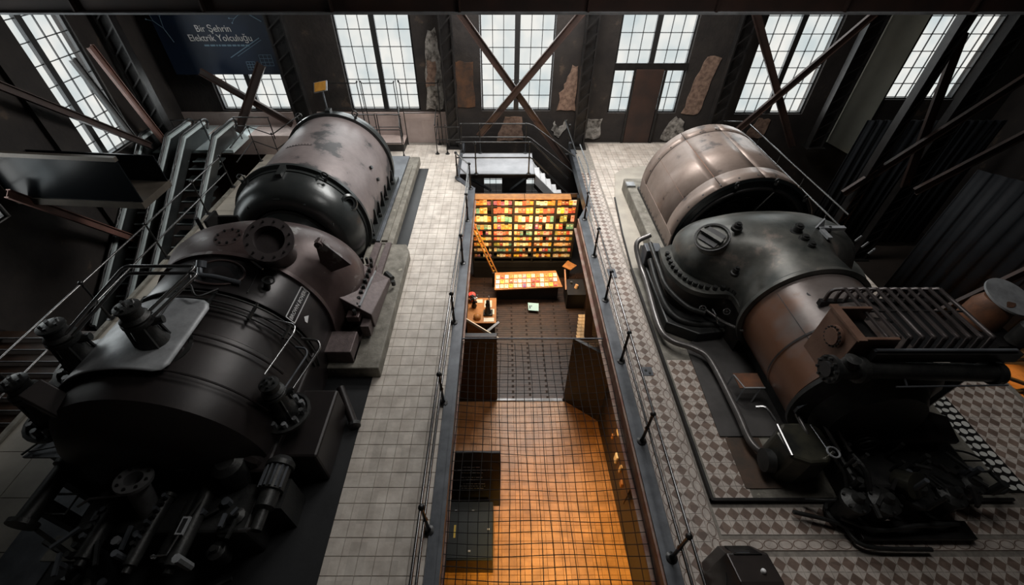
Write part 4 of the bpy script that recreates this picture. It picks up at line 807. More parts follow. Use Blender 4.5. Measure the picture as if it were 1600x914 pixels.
# ================================================================ RIGHT MACHINE
ps = MB(); ps.prism([(PX0, PY0), (9.6, PY0), (9.6, 10.2), (PX0, 10.2)], -.01, PZ - .012); pbase = ps.build('machine_plinth', conc); tag(pbase, 'low tiled plinth carrying the right-hand turbine', 'plinth')
m = MB(); m.box(PX0 - .03, PX0 + .02, PY0 - .03, 10.2, 0, PZ + .012); m.box(PX0 - .03, 9.6, PY0 - .03, PY0 + .02, 0, PZ + .006); m.build('edge_angle', darksteel, pbase)
m = MB(); m.prism([(4.55, 4.62), (9.0, 4.62), (9.0, 7.6), (5.4, 7.6), (4.62, 7.1)], PZ - .01, PZ + .03); m.build('dark_deck_plate', mat('worn_deck_plate', (.085, .08, .078), (.055, .052, .05), .45, .2, 1.5, .1), pbase)
m = MB(); m.box(4.65, 5.35, 3.55, 4.6, PZ, PZ + .012); m.build('rusty_floor_patch', mat('rusty_patch', (.09, .05, .03), (.05, .035, .025), .5, 0, 3, .2), pbase)
m = MB(); pts = [(4.5, 15.6), (4.62, 16.3), (5.1, 16.8), (5.9, 17.0), (9.8, 17.0), (9.8, 10.2), (PX0, 10.2), (4.05, 12.0), (4.25, 14.4)]; m.prism(pts, -.01, .07); ap_ = m.build('generator_apron', slab_m); tag(ap_, 'pale rounded floor slab around the brown generator drum', 'slab')
m = MB(); m.tube([(4.25, 14.4, .075), (4.05, 12.0, .075), (PX0, 10.2, .075)], .03, 6); m.build('edge_angle', darksteel, ap_)
rg = thing('generator', (6.93, 12.3, .07), 'brown sheet-clad generator drum with dark open end at right', 'generator')
GX, GZ, GR = 6.93, 1.02, 1.92
MB().box(4.62, 9.25, 10.35, 15.0, .07, .55).build('bedplate', conc, rg, bevel=.04); MB().box(4.95, 8.9, 10.4, 14.2, .55, .64).build('sole_plate', darksteel, rg)
def panel(t0, t1, y0, y1, r=GR, m=drumR, nm='casing_panel'):
    k = MB(); n = max(2, int((t1 - t0) / 5)); a = [[(GX + r * cos(R(t0 + (t1 - t0) * i / n)), y, GZ + r * sin(R(t0 + (t1 - t0) * i / n))) for i in range(n + 1)] for y in (y0, y1)]
    k.rings(a, cap=False, closed=False); o = k.build(nm, m, rg, smooth=40); md = o.modifiers.new('t', 'SOLIDIFY'); md.thickness = .03; return o
MB().lathe((GX, 0, GZ), (0, 1, 0), [(GR - .04, 10.45), (GR - .04, 14.0)], 72).build('inner_shell', darksteel, rg, smooth=40)
TS = [-12, 30, 60, 90, 122, 192]
for i in range(5): panel(TS[i] + .25, TS[i + 1] - .25, 11.02, 13.48)
for i in range(5): panel(TS[i] + .25, TS[i + 1] - .25, 10.42, 10.99, GR + .012); panel(TS[i] + .25, TS[i + 1] - .25, 13.51, 14.02, GR + .012)
for y in (11.0, 13.5, 10.44, 14.0): MB().tube(arc((GX, 0, GZ), GR + .014, -12, 192, 60, k=y), .016, 5).build('seam_strip', darksteel, rg)
for t in (122, 150): MB().tube([(GX + (GR + .01) * cos(R(t)), 11.02, GZ + (GR + .01) * sin(R(t))), (GX + (GR + .01) * cos(R(t)), 13.48, GZ + (GR + .01) * sin(R(t)))], .022, 5).build('rusty_seam', rusty2, rg)
for t in range(-4, 190, 14):
    for y in (10.5, 13.55): bolt((GX + (GR + .01) * cos(R(t)), y + .04, GZ + (GR + .01) * sin(R(t))), (cos(R(t)), 0, sin(R(t))), .028, .04, darksteel, rg)
for k in range(14): t = 90.6; bolt((GX + GR * cos(R(t)), 11.1 + .18 * k, GZ + GR * sin(R(t))), (0, 0, 1), .014, .014, darksteel, rg, 'rivet')
for k in range(14): bolt((4.98, 10.6 + .25 * k, .66), (0, 0, 1), .03, .05, darksteel, rg, 'stud')
MB().box(4.96, 5.04, 10.45, 14.0, .55, 1.1).build('side_skirt', drumR, rg)
MB().lathe((GX, 0, GZ), (0, 1, 0), [(GR + .02, 10.42), (GR - .06, 10.40), (GR - .14, 10.5), (1.55, 10.42), (1.5, 10.55), (1.0, 10.75), (.55, 10.75), (.5, 10.5), (.3, 10.4), (0, 10.4)], 72).build('end_shield', mat('blue_black_paint', (.010, .014, .015), (.016, .020, .021), .30, .3, 2), rg, smooth=40)
MB().torus((GX, 10.42, GZ), (0, 1, 0), 1.62, .05, 64, 8).build('end_ring', darksteel, rg, smooth=60)
for t in (118, 62): c = (GX + .95 * cos(R(t)), 10.68, GZ + .95 * sin(R(t))); MB().lathe(c, (0, -1, 0), [(.24, -.1), (.24, .08), (.18, .08), (.18, 0), (0, 0)], 20).build('vent_port', iron, rg, smooth=40)
MB().tube([(GX + .1, 10.5, GZ + .75), (GX + .42, 10.42, GZ + 1.55)], .02, 6).build('stay_rod', railm, rg); MB().tube(arc((GX, 0, GZ), 1.32, 95, 150, 14, k=10.52), .014, 5).build('cable_arc', railm, rg)
MB().tube(arc((GX, 0, GZ), .62, 60, 140, 10, k=10.3), .016, 5).build('cable_arc', railm, rg)
for t in (112, 80, 45): eye((GX + (GR - .08) * cos(R(t)), 10.36, GZ + (GR - .12) * sin(R(t))), rg, iron, .05)
MB().box(4.35, 4.62, 10.3, 11.0, .07, .35).build('foot_block', darksteel, rg); MB().box(4.6, 4.9, 14.3, 14.6, .55, .62).build('pale_cap', sheet_m, rg)

rt = thing('steam_turbine', (6.85, 7, .08), 'right-hand steam turbine with green-black bolted hood and rusty brown barrel', 'turbine')
HC = 6.8
hood([(10.05, HC, 1.7, .5, 2.4), (9.9, HC, 2.0, .9, 2.4), (9.5, HC, 2.18, 1.22, 2.4), (9.05, HC, 2.22, 1.40, 2.3), (8.6, HC, 2.14, 1.46, 2.2), (8.3, HC, 1.92, 1.46, 2.1), (8.1, HC, 1.66, 1.46, 2.0), (7.9, HC, 1.36, 1.46, 1.9), (7.7, HC + .02, 1.2, 1.45, 1.9), (7.45, HC + .03, 1.2, 1.44, 2.0), (7.0, 6.85, 1.32, 1.40, 2.0)], hoodR, rt, 1.3, 1.28)
def hoodline(z, grow, n=40):
    L_ = [(4.42 - grow, 9.55), (4.36 - grow, 9.0), (4.40 - grow * .9, 8.5), (4.62 - grow * .7, 8.05 - grow * .7), (4.98 - grow * .4, 7.83 - grow), (5.5, 7.78 - grow), (5.62 - grow * .3, 7.5 - grow * .6), (5.68 - grow, 7.15), (5.70 - grow, 6.95)]
    return [Vector((x, y, z)) for x, y in L_]
Lh = smoothpath(hoodline(1.3, .10), 6)
m = MB(); ins_ = smoothpath([(x + .34, y + .22, 1.3) for x, y, z in hoodline(1.3, 0)], 6)
m.rings([[tuple(a) for a in Lh], [tuple(b) for b in ins_], [(b[0], b[1], 1.17) for b in ins_], [(a[0], a[1], 1.17) for a in Lh], [tuple(a) for a in Lh]], cap=False, closed=False); fl_ = m.build('bolted_flange', hoodR, rt, smooth=30)
Lb = smoothpath(hoodline(1.3, .0), 3)[1:]
for i in range(1, len(Lb) - 1): bolt((Lb[i][0] + .06, Lb[i][1] + .06, 1.3), (0, 0, 1), .058, .11, iron, rt, 'nut')
Ll = smoothpath(hoodline(1.0, -.05), 6); mm = MB(); mm.rings([[(a[0], a[1], 1.18) for a in Ll], [(a[0] - .02, a[1] - .02, .7) for a in Ll], [(a[0] - .05, a[1] - .03, .08) for a in Ll]], cap=False, closed=False); mm.build('lower_hood', mat('brown_black_iron', (.06, .05, .042), (.035, .033, .03), .42, .4, 2, .15), rt, smooth=50)
MB().box(4.9, 8.9, 8.1, 10.1, .08, 1.2).build('hood_base', iron, rt); MB().lathe((6.85, 0, 1.35), (0, 1, 0), [(1.34, 7.06), (1.36, 7.0), (1.40, 6.98), (1.40, 6.90), (1.30, 6.88)], 72).build('hood_rim', hoodR, rt, smooth=30)
Rh = [Vector((2 * HC - a[0], a[1], a[2])) for a in Lh]; Ri = [Vector((2 * HC - a[0], a[1], a[2])) for a in ins_]
m = MB(); m.rings([[tuple(a) for a in Rh], [tuple(b) for b in Ri], [(b[0], b[1], 1.17) for b in Ri], [(a[0], a[1], 1.17) for a in Rh], [tuple(a) for a in Rh]], cap=False, closed=False); m.build('bolted_flange', hoodR, rt, smooth=30)
# round cover with vertical blade on the hood
cz = Vector((5.02, 8.5, 2.42)); cn = Vector((-.42, -.25, .86)).normalized()
MB().lathe(cz, cn, [(.36, -.25), (.36, .0), (.33, .03), (.33, -.02), (0, -.02)], 32).build('round_cover', hoodR, rt, smooth=30)
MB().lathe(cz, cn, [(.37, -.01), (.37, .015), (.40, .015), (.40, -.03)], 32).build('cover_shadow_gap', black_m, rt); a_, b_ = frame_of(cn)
MB().bar(cz + cn * .05 + a_ * .30, cz + cn * .05 - a_ * .30, .09, .10, cn).build('cover_bar', hoodR, rt)
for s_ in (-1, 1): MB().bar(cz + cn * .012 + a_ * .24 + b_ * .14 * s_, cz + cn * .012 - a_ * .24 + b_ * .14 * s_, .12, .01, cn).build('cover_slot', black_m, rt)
for p, r, h_ in (((5.55, 8.55, 2.66), .09, .10), ((6.75, 8.25, 2.76), .10, .16), ((6.78, 7.95, 2.74), .09, .09), ((6.8, 7.7, 2.70), .08, .12), ((5.35, 7.62, 2.05), .07, .14), ((7.6, 8.4, 2.7), .05, .05)):
    MB().lathe(p, (0, -.1, 1), [(r * 1.4, -.06), (r * 1.4, .01), (r, .02), (r, h_), (r * .6, h_), (r * .6, h_ + .04), (0, h_ + .04)], 14).build('boss', iron, rt, smooth=40)
MB().box(7.35, 7.95, 8.35, 8.45, 2.70, 2.78).build('angle_bracket', sheet_m, rt); MB().box(7.35, 7.45, 8.0, 8.45, 2.70, 2.76).build('angle_bracket', sheet_m, rt); MB().wall_prism([(7.3, 2.7), (7.5, 2.7), (7.4, 2.98)], 8.42, 8.46).build('bracket_gusset', sheet_m, rt)
for k in range(3): MB().cyl((8.35, 8.35 - .25 * k, 2.4), (8.5, 8.42 - .25 * k, 2.5), .03, n=8).build('bright_stud', chrome, rt)
for x, y in ((5.0, 7.72), (5.55, 7.62)):
    MB().cyl((x, y, .85), (x - .06, y - .16, .95), .02, n=6).build('valve_spindle', chrome, rt); MB().torus((x - .06, y - .16, .95), (-.3, -.8, .4), .075, .014, 14, 6).build('hand_wheel', chrome, rt)
    MB().bar((x - .13, y - .16, .95), (x + .01, y - .16, .95), .012, .012).build('wheel_spoke', chrome, rt)
MB().tube([(5.2, 7.6, .9), (5.25, 7.45, .85), (5.3, 7.3, .7)], .018, 6).build('bright_cock', chrome, rt)
MB().lathe((6.85, 0, 1.35), (0, 1, 0), [(1.34, 7.0), (1.28, 6.98), (1.26, 5.6), (1.26, 4.75), (1.18, 4.7)], 72).build('rusty_barrel', rust, rt, smooth=30)
MB().lathe((6.85, 0, 1.35), (0, 1, 0), [(1.285, 5.62), (1.285, 5.58)], 72).build('barrel_seam', darksteel, rt); MB().tube([(6.85 + 1.27 * cos(R(140)), 6.9, 1.35 + 1.27 * sin(R(140))), (6.85 + 1.27 * cos(R(140)), 4.8, 1.35 + 1.27 * sin(R(140)))], .01, 4).build('barrel_seam', darksteel, rt)
MB().lathe((6.85 + 1.26 * cos(R(118)), 6.45, 1.35 + 1.26 * sin(R(118))), (-.4, 0, .9), [(.06, -.02), (.06, .01), (0, .01)], 12).build('plug_hole', black_m, rt)
MB().box(6.0, 7.7, 4.75, 7.6, .08, 1.1).build('lower_casing', iron, rt, bevel=.05)
MB().lathe((6.85, 0, 1.3), (0, 1, 0), [(1.2, 4.75), (1.30, 4.72), (1.30, 4.64), (1.0, 4.5), (.8, 4.2), (0, 4.15)], 56).build('front_end', iron, rt, smooth=30)
# plate box with round flange
boxm = mat('brown_box_paint', (.17, .10, .072), (.12, .065, .045), .4, .25, 2.2, .15); bx = thing('gland_box', (6.1, 5.3, 1.4), 'tilted rust-brown box with round bolted cover on the barrel front', 'box')
MB().box(5.80, 5.86, 4.66, 5.44, 1.75, 3.1).build('face_plate', boxm, bx, bevel=.01); MB().box(5.86, 6.5, 4.66, 4.72, 1.7, 3.1).build('end_plate', boxm, bx, bevel=.01)
MB().box(5.86, 6.5, 5.38, 5.44, 2.0, 3.1).build('back_plate', boxm, bx, bevel=.01); MB().box(5.78, 5.92, 4.62, 5.48, 3.08, 3.12).build('rim', boxm, bx); MB().box(5.86, 6.5, 4.72, 5.38, 2.75, 2.8).build('inner_tray', darksteel, bx)
MB().lathe((5.80, 5.02, 2.78), (-1, 0, 0), [(.20, 0), (.20, .05), (.15, .06), (.15, .09), (0, .09)], 28).build('round_cover', boxm, bx, smooth=30); bolt_ring((5.75, 5.02, 2.78), (-1, 0, 0), .175, 16, .018, .03, darksteel, bx)
# big flanged pipe across and beams
cp = thing('cross_pipe', (7.6, 4.75, 1.9), 'thick black flanged pipe crossing under the bar rack', 'pipe')
MB().lathe((5.42, 4.44, 2.62), (1, 0, -.04), [(0, 0), (.24, 0), (.24, .07), (.17, .09), (.17, .45), (.23, .47), (.23, .56), (.15, .58), (.15, 2.8), (.2, 2.8), (.2, 2.9), (0, 2.9)], 24).build('pipe_body', iron, cp, smooth=40)
bolt_ring((5.42, 4.44, 2.62), (-1, 0, 0), .20, 10, .025, .05, iron, cp); MB().lathe((5.42, 4.44, 2.62), (-1, 0, 0), [(.13, 0), (.13, .05), (0, .05)], 16).build('blank_end', black_m, cp)
MB().lathe((5.7, 4.44, 2.76), (0, 0, 1), [(.13, 0), (.10, .1), (.12, .12), (0, .14)], 14).build('top_boss', iron, cp, smooth=40)
MB().box(6.1, 8.5, 4.50, 4.62, 2.72, 2.92).build('lower_beam', darksteel, cp); MB().tube([(6.5, 4.2, 2.45), (8.3, 4.2, 2.5)], .016, 6).build('bright_rod', steelgrey, cp); MB().tube([(6.6, 4.40, 2.65), (6.68, 4.2, 2.45)], .016, 6).build('bright_rod', steelgrey, cp)
MB().tube([(6.1, 4.56, 2.95), (8.4, 4.56, 2.95)], .03, 8).build('bar_foot_rail', steelgrey, cp)
rk = thing('bar_rack', (7.5, 5.4, 2.6), 'rack of parallel hooped steel bars beside the rusty barrel', 'rack')
br_m = mat('brownish_bar_steel', (.085, .072, .070), (.055, .046, .045), .35, .5, 2)
for k in range(10):
    x = 6.42 + .196 * k
    MB().tube(smoothpath([(x - .14, 6.10, 2.62), (x - .10, 6.12, 2.85), (x, 6.0, 3.0), (x + .0, 5.9, 3.0), (x, 4.9, 3.0), (x, 4.8, 2.96), (x, 4.76, 2.6)], 3), .036, 6).build('bar', br_m, rk, smooth=60)
    if k < 9: MB().cyl((x, 5.42, 2.99), (x + .196, 5.42, 2.99), .02, n=6).build('spacer', darksteel, rk)
MB().box(6.2, 8.4, 6.05, 6.15, 2.5, 2.62).build('rear_beam', darksteel, rk); MB().box(6.2, 8.4, 4.72, 4.82, 2.5, 2.62).build('front_beam', darksteel, rk); MB().box(6.6, 8.3, 4.85, 6.03, 2.5, 2.54).build('under_bar_shade_plate', black_m, rk)  # black plate added under the bars stands in for the shade there
for x, y in ((6.3, 6.1), (8.3, 6.1), (8.3, 4.77)): MB().box(x - .05, x + .05, y - .05, y + .05, .08, 2.5).build('leg', darksteel, rk)
MB().bar((8.2, 4.6, 2.7), (7.4, 4.3, .6), .08, .1).build('stay', darksteel, rk)
MB().lathe((6.0, 5.0, 2.0), (.3, .5, .8), [(.1, 0), (.1, .3), (.16, .32), (.16, .36), (0, .4)], 12).build('fitting', iron, rk, smooth=40)
# black frame bar at barrel front
tag(MB().rings([[(5.62, 4.55, 1.25), (5.62, 4.75, 1.25), (5.62, 4.75, 1.1), (5.62, 4.55, 1.1)], [(6.05, 4.60, 1.9), (6.05, 4.8, 1.9), (6.2, 4.8, 1.8), (6.2, 4.6, 1.8)]]).build('angle_bracket', steelgrey), 'dark angled bracket plate at the lower front of the rusty barrel', 'bracket')
piperun('oil_pipe', [(4.45, 10.7, .95), (4.05, 10.55, .75), (4.10, 10.0, .38), (4.13, 9.3, .3), (4.03, 7.6, .3), (4.2, 7.1, .3), (4.69, 6.83, .3), (4.95, 6.45, .3), (5.02, 5.1, .3), (5.02, 4.4, .3), (5.2, 4.1, .3)], .075, 'long thick pale-edged oil pipe running along the plinth edge', m=mat('worn_pipe_paint', (.15, .14, .135), (.10, .094, .09), .3, .5, 3, .1), k=12)
piperun('oil_pipe', [(5.0, 7.95, .75), (5.4, 7.4, .7), (5.62, 6.9, .9), (5.7, 6.6, 1.0), (5.72, 4.4, 1.0), (5.75, 4.2, .9)], .04, 'thinner bright oil pipe beside the rusty barrel', m=mat('worn_pipe_paint', (.15, .14, .135)))
piperun('oil_pipe', [(4.22, 10.0, 1.15), (4.2, 9.0, 1.1), (4.25, 8.3, 1.0), (4.6, 7.7, .9), (5.0, 7.5, .85)], .06, 'dark pipe curving round the foot of the bolted hood', m=iron, k=10)
piperun('oil_pipe', [(4.28, 9.8, .7), (4.25, 8.8, .6), (4.35, 7.9, .5), (4.75, 7.55, .45), (5.6, 7.5, .4)], .09, 'thick black pipe low round the bolted hood', m=iron, k=10)
cst = thing('pipe_casing', (4.45, 9.0, .08), 'black iron trough between the hood and the plinth edge', 'casing')
MB().prism([(4.2, 7.6), (4.9, 7.2), (5.6, 7.3), (5.6, 7.7), (4.7, 8.2), (4.5, 10.2), (4.2, 10.2)], .08, .42).build('trough', iron, cst, bevel=.04); MB().box(4.15, 4.6, 9.9, 10.3, .42, .95).build('end_block', steelgrey, cst, bevel=.02)
bn = thing('pipe_bracket', (5.35, 5.7, .12), 'small open steel bracket bench beside the thinner oil pipe', 'bracket')
MB().box(5.2, 5.75, 5.55, 5.95, .48, .5).build('seat_plate', rusty2, bn)
for a, b in (((5.2, 5.9, .5), (5.3, 5.55, .5)), ((5.3, 5.55, .5), (5.75, 5.55, .5)), ((5.3, 5.55, .5), (5.2, 5.45, .12)), ((5.65, 5.55, .5), (5.55, 5.45, .12)), ((5.2, 5.9, .5), (5.1, 5.8, .12))): MB().bar(a, b, .03, .03).build('angle', sheet_m, bn)
tk = thing('oil_tank', (5.6, 4.05, .08), 'rounded olive-black oil filter tank at the foot of the thick pipe', 'tank')
MB().prism([(5.15 + .12 * (1 - cos(R(a))) if False else x, y) for a, x, y in ((0, 5.2, 3.72), (0, 5.5, 3.6), (0, 5.85, 3.62), (0, 6.05, 3.85), (0, 6.05, 4.3), (0, 5.9, 4.42), (0, 5.35, 4.42), (0, 5.15, 4.2))], .1, 1.0).build('tank_body', mat('olive_black_paint', (.065, .062, .045), (.025, .026, .024), .32, .4, 2.5, .15), tk, bevel=.06)
MB().tube([(5.22, 4.35, 1.03), (5.22, 3.75, 1.0)], .03, 8).build('edge_pipe', railm, tk); MB().tube([(5.85, 4.35, 1.03), (5.9, 3.85, 1.03)], .015, 6).build('thin_rod', railm, tk)
MB().lathe((5.08, 3.95, .42), (-1, .1, 0), [(.22, -.1), (.22, .06), (.1, .08), (0, .08)], 18).build('end_flange', iron, tk, smooth=40)
MB().torus((5.9, 3.75, 1.12), (0, 0, 1), .10, .018, 14, 6).build('hand_wheel', sheet_m, tk); MB().cyl((5.9, 3.75, 1.0), (5.9, 3.75, 1.14), .025, n=8).build('spindle', chrome, tk)
MB().tube(smoothpath([(5.25, 4.45, 1.0), (5.15, 4.7, 1.05), (5.0, 4.75, 1.0)], 4), .035, 8).build('bright_elbow', railm, tk)
MB().tube(smoothpath([(5.95, 3.7, 1.0), (6.1, 3.45, .8), (6.05, 3.2, .5), (5.6, 3.3, .2)], 4), .03, 8).build('curved_pipe', iron, tk)
rm = thing('governor_gear', (7.3, 3.9, .08), 'dark governor gear with flat cover plate at the front of the right turbine', 'machinery')
for k in range(24):
    px = rnd0.uniform(6.1, 8.7); py = rnd0.uniform(2.9, 3.9); pz = rnd0.uniform(.85, 1.25)
    if k % 2: MB().cyl((px, py, .65), (px, py, pz), rnd0.uniform(.03, .07), n=8).build('stud', (iron, steelgrey, iron)[k % 3], rm)
    else: MB().bar((px, py, pz - .1), (px + rnd0.uniform(-.3, .3), py + rnd0.uniform(-.3, .3), pz - .1), .05, .05).build('lever', (iron, darksteel)[k % 4 == 0], rm)
MB().box(6.3, 8.6, 3.3, 4.3, .08, .7).build('gear_housing', iron, rm, bevel=.06); MB().prism([(6.9, 4.02), (8.45, 4.02), (8.62, 4.55), (8.1, 4.75), (6.86, 4.65)], .9, 1.0).build('cover_plate', mat('brown_black_cover', (.040, .034, .032), (.03, .026, .025), .35, .3, 2), rm, bevel=.015)
MB().prism([(7.0, 4.1), (8.3, 4.1), (8.3, 4.6), (7.0, 4.6)], .5, .92).build('cover_base', iron, rm)
MB().tube(smoothpath([(6.3, 4.75, 1.5), (6.75, 4.95, 1.6), (7.4, 4.9, 1.5), (7.8, 4.7, 1.2)], 5), .16, 14).build('elbow_pipe', iron, rm, smooth=60)
MB().tube(smoothpath([(6.6, 4.55, 1.2), (7.0, 4.7, 1.25), (7.5, 4.68, 1.2)], 5), .11, 12).build('elbow_pipe', iron, rm, smooth=60)
for x in (6.05, 6.25): MB().tube(smoothpath([(x - .1, 4.75, 1.3), (x, 4.3, 1.1), (x + .1, 3.85, .95)], 4), .035, 8).build('link_pipe', mat('worn_pipe_paint', (.1, .1, .1)), rm)
MB().tube(smoothpath([(6.35, 3.8, .95), (6.45, 3.5, .9), (6.5, 3.2, .6)], 4), .05, 8).build('link_pipe', iron, rm)
for x, y in ((6.35, 3.95), (6.3, 3.6), (6.55, 3.75)): MB().cyl((x, y, .9), (x, y, 1.05), .035, n=8).build('bright_nut', chrome, rm)
for k in range(5): MB().torus((6.75, 4.25 - .07 * k, .95), (0, 1, 0), .16, .02, 20, 6).build('spring_coil', iron, rm)
for x, y, r in ((6.15, 3.1, .2), (6.65, 3.1, .22), (7.3, 3.25, .26), (7.9, 3.2, .2), (8.4, 3.4, .18)):
    MB().lathe((x, y, .08), (0, 0, 1), [(r * 1.2, 0), (r * 1.2, .05), (r, .08), (r, .5), (r * 1.15, .52), (r * 1.15, .6), (r * .5, .66), (r * .3, .78), (0, .78)], 18).build('valve_pot', iron, rm, smooth=40); bolt_ring((x, y, .68), (0, 0, 1), r, 6, .025, .05, iron, rm)
MB().lathe((7.1, 3.45, .7), (.2, -.6, .6), [(.2, 0), (.2, .25), (.23, .26), (.23, .3), (0, .32)], 18).build('olive_cylinder', mat('olive_black_paint', (.06, .06, .04)), rm, smooth=40); MB().tube(arc((7.15, 0, .95), .12, 200, 340, 8, k=3.25), .02, 6).build('bright_clip', chrome, rm)
for x in (7.55, 7.65): MB().tube([(x, 3.5, .8), (x + .1, 3.25, .85)], .015, 6).build('bright_rod', railm, rm)
for pts in ([(6.0, 2.95, .3), (6.5, 2.75, .3), (7.2, 2.8, .35), (8.0, 2.85, .3)], [(6.1, 2.9, .12), (6.3, 2.55, .12), (7.4, 2.5, .12)], [(8.5, 3.3, .5), (9.0, 3.3, .6), (9.1, 3.7, .5)], [(5.3, 3.1, .16), (5.9, 2.95, .16), (6.2, 2.8, .16)]): MB().tube(smoothpath(pts, 4), .04, 8).build('oil_pipe', iron, rm, smooth=60)
MB().box(6.3, 8.3, 2.65, 2.95, 0.02, .16).build('base_plate', darksteel, rm, bevel=.01)
for t in range(3): MB().torus((8.9, 3.9, .5 + .0 * t), (0, .4, 1), .28 - .02 * t, .02, 22, 6).build('hand_wheel', iron, rm) if t == 0 else MB().bar((8.62, 3.9, .5), (9.18, 3.9, .5), .02, .02) .build('wheel_spoke', iron, rm)
# far machine and pump beyond
mt = thing('pump_motor', (12.4, 7.6, -4.5), 'brown pump motor with grey oval cover at the right edge', 'motor')
MB().lathe((12.2, 7.7, .4), (0, 0, 1), [(.45, 0), (.42, .5), (.3, .75), (0, .8)], 24).build('motor_body', rusty2, mt, smooth=50); MB().lathe((12.45, 7.75, 1.15), (.1, -.25, 1), [(.55, 0), (.55, .05), (0, .05)], 32).build('cover_plate', sheet_m, mt, smooth=30)
MB().lathe((12.4, 6.9, .5), (0, 0, 1), [(.22, 0), (.22, .5), (.1, .6), (.1, .7), (0, .72)], 16).build('pump_head', iron, mt, smooth=40); MB().box(12.0, 12.6, 6.8, 8.1, -4.5, .42).build('pedestal', darksteel, mt)
# perforated grating on the right
gr_ = thing('perforated_plate', (9.5, 4.6, 0), 'perforated floor plate with rows of pale oval holes at right', 'grating')
m = MB(); m.prism([(9.25, 3.5), (10.1, 3.5), (10.1, 5.95), (9.55, 5.95), (9.25, 4.2)], .012, .02); m.build('plate', darksteel, gr_)
ov = MB(); 
def oval(x, y, a, b): n = 12; ov.add([(x + a * cos(2 * pi * i / n), y + b * sin(2 * pi * i / n), .024) for i in range(n)], [tuple(range(n))])
for i in range(5):
    for j in range(14):
        x = 9.32 + .17 * i; y = 3.6 + .17 * j
        if x < 9.3 + max(0, (y - 4.2) * .17): continue
        ov = MB(); oval(x, y, .075, .052 if (i + j) % 2 else .070); ov.build('pale_hole', mat('pale_gap', (.62, .62, .58), (.5, .5, .47), .7), gr_)
fx = thing('floor_socket', (3.42, 6.0, 0), 'small grey socket plate let into the border beside the right railing', 'plate')
MB().box(3.36, 3.62, 6.25, 6.5, .001, .012).build('plate', steelgrey, fx); MB().cyl((3.46, 6.4, .012), (3.46, 6.4, .03), .03, n=8).build('screw', iron, fx); MB().cyl((3.54, 6.32, .012), (3.54, 6.32, .03), .03, n=8).build('screw', iron, fx)
f2 = thing('floor_socket', (3.3, 9.9, 0), 'second grey plate on the border farther up the right railing', 'plate')
MB().box(3.22, 3.46, 9.85, 10.25, .001, .012).build('plate', steelgrey, f2)
# display podium at the bottom edge
pd_ = thing('control_pedestal', (3.75, 1.9, 0), 'black faceted control pedestal with round white button at the bottom edge', 'pedestal')
MB().rings([[(3.38, y, z), (3.98, y, z)] if False else [(x, 1.45, z) for x, z in ((3.38, 0), (4.0, 0), (4.0, 1.25), (3.38, 1.25))], [(x, 1.75, z) for x, z in ((3.38, 0), (4.0, 0), (4.0, 1.25), (3.38, 1.25))], [(x, 2.15, z) for x, z in ((3.38, 0), (4.0, 0), (4.0, 1.12), (3.38, 1.12))], [(x, 2.35, z) for x, z in ((3.42, 0), (3.96, 0), (3.96, .8), (3.42, .8))]]).build('body', mat('brown_black_gloss', (.030, .024, .022), (.022, .018, .017), .25, .2, 3), pd_, bevel=.02)
MB().lathe((3.78, 1.88, 1.20), (0, .25, 1), [(.036, 0), (.034, .04), (.02, .055), (0, .058)], 18).build('white_button', white_m, pd_, smooth=60)
MB().rings([[(3.48, 2.12, 1.135), (3.9, 2.12, 1.135), (3.88, 2.31, .87), (3.5, 2.31, .87)], [(3.48, 2.13, 1.145), (3.9, 2.13, 1.145), (3.88, 2.325, .88), (3.5, 2.325, .88)]]).build('instruction_panel', glossblack, pd_)
for k in range(4): MB().bar((3.54, 2.155 + .035 * k, 1.105 - .05 * k), (3.74 + .03 * (k % 2), 2.155 + .035 * k, 1.105 - .05 * k), .012, .008).build('printed_line', steelgrey, pd_)
MB().tube([(3.385, 1.4, .4), (3.385, 1.95, .9)], .012, 6).build('bright_edge_strip', railm, pd_)
rw = thing('hand_wheel', (3.1, 1.75, 0), 'dark hand wheel on the floor at the bottom edge beside the railing', 'wheel')
MB().torus((3.22, 1.62, .25), (0, 0, 1), .2, .03, 28, 8).build('rim', iron, rw, smooth=60); MB().cyl((3.22, 1.62, .0), (3.22, 1.62, .3), .05, n=12).build('hub', iron, rw)
for k in range(4): t = pi / 4 * 2 * k; MB().bar((3.22, 1.62, .25), (3.22 + .2 * cos(t), 1.62 + .2 * sin(t), .25), .03, .02).build('spoke', iron, rw)
#@@PART3
# ================================================================ LOWER LEVEL: BOOKSHOP
bk = thing('bookcase', (.95, 15.35, -4.5), 'wide black bookcase filling the end of the well under an orange top', 'bookcase')
BX0, BX1 = -1.25, 3.05; SZ = [-.73, -1.11, -1.52, -1.88, -2.17, -2.45, -2.74, -3.03, -3.34]; TOPS = [-.44] + [z - .035 for z in SZ[:-1]]
MB().box(BX0, BX1, 15.42, 15.5, -4.5, -.36).build('back_panel', wood_d, bk); NB = 5; bw_ = (BX1 - BX0) / NB
for i in range(NB + 1): MB().box(BX0 + bw_ * i - .04, BX0 + bw_ * i + .04, 15.14, 15.42, -4.5, -.38).build('upright', black_m, bk)
for z in SZ: MB().box(BX0, BX1, 15.12, 15.42, z - .05, z).build('shelf_board', black_m, bk)
MB().box(BX0, BX1, 15.12, 15.42, -4.5, -3.9).build('plinth_drawer', black_m, bk); MB().box(BX0, BX1, 15.12, 15.42, -3.92, -3.6).build('lower_panel', black_m, bk)
for a, b in ((BX0, .9), (.92, BX1 - .3)): MB().box(a, b, 15.02, 15.42, -.38, -.35).build('top_plank', wood_o, bk)
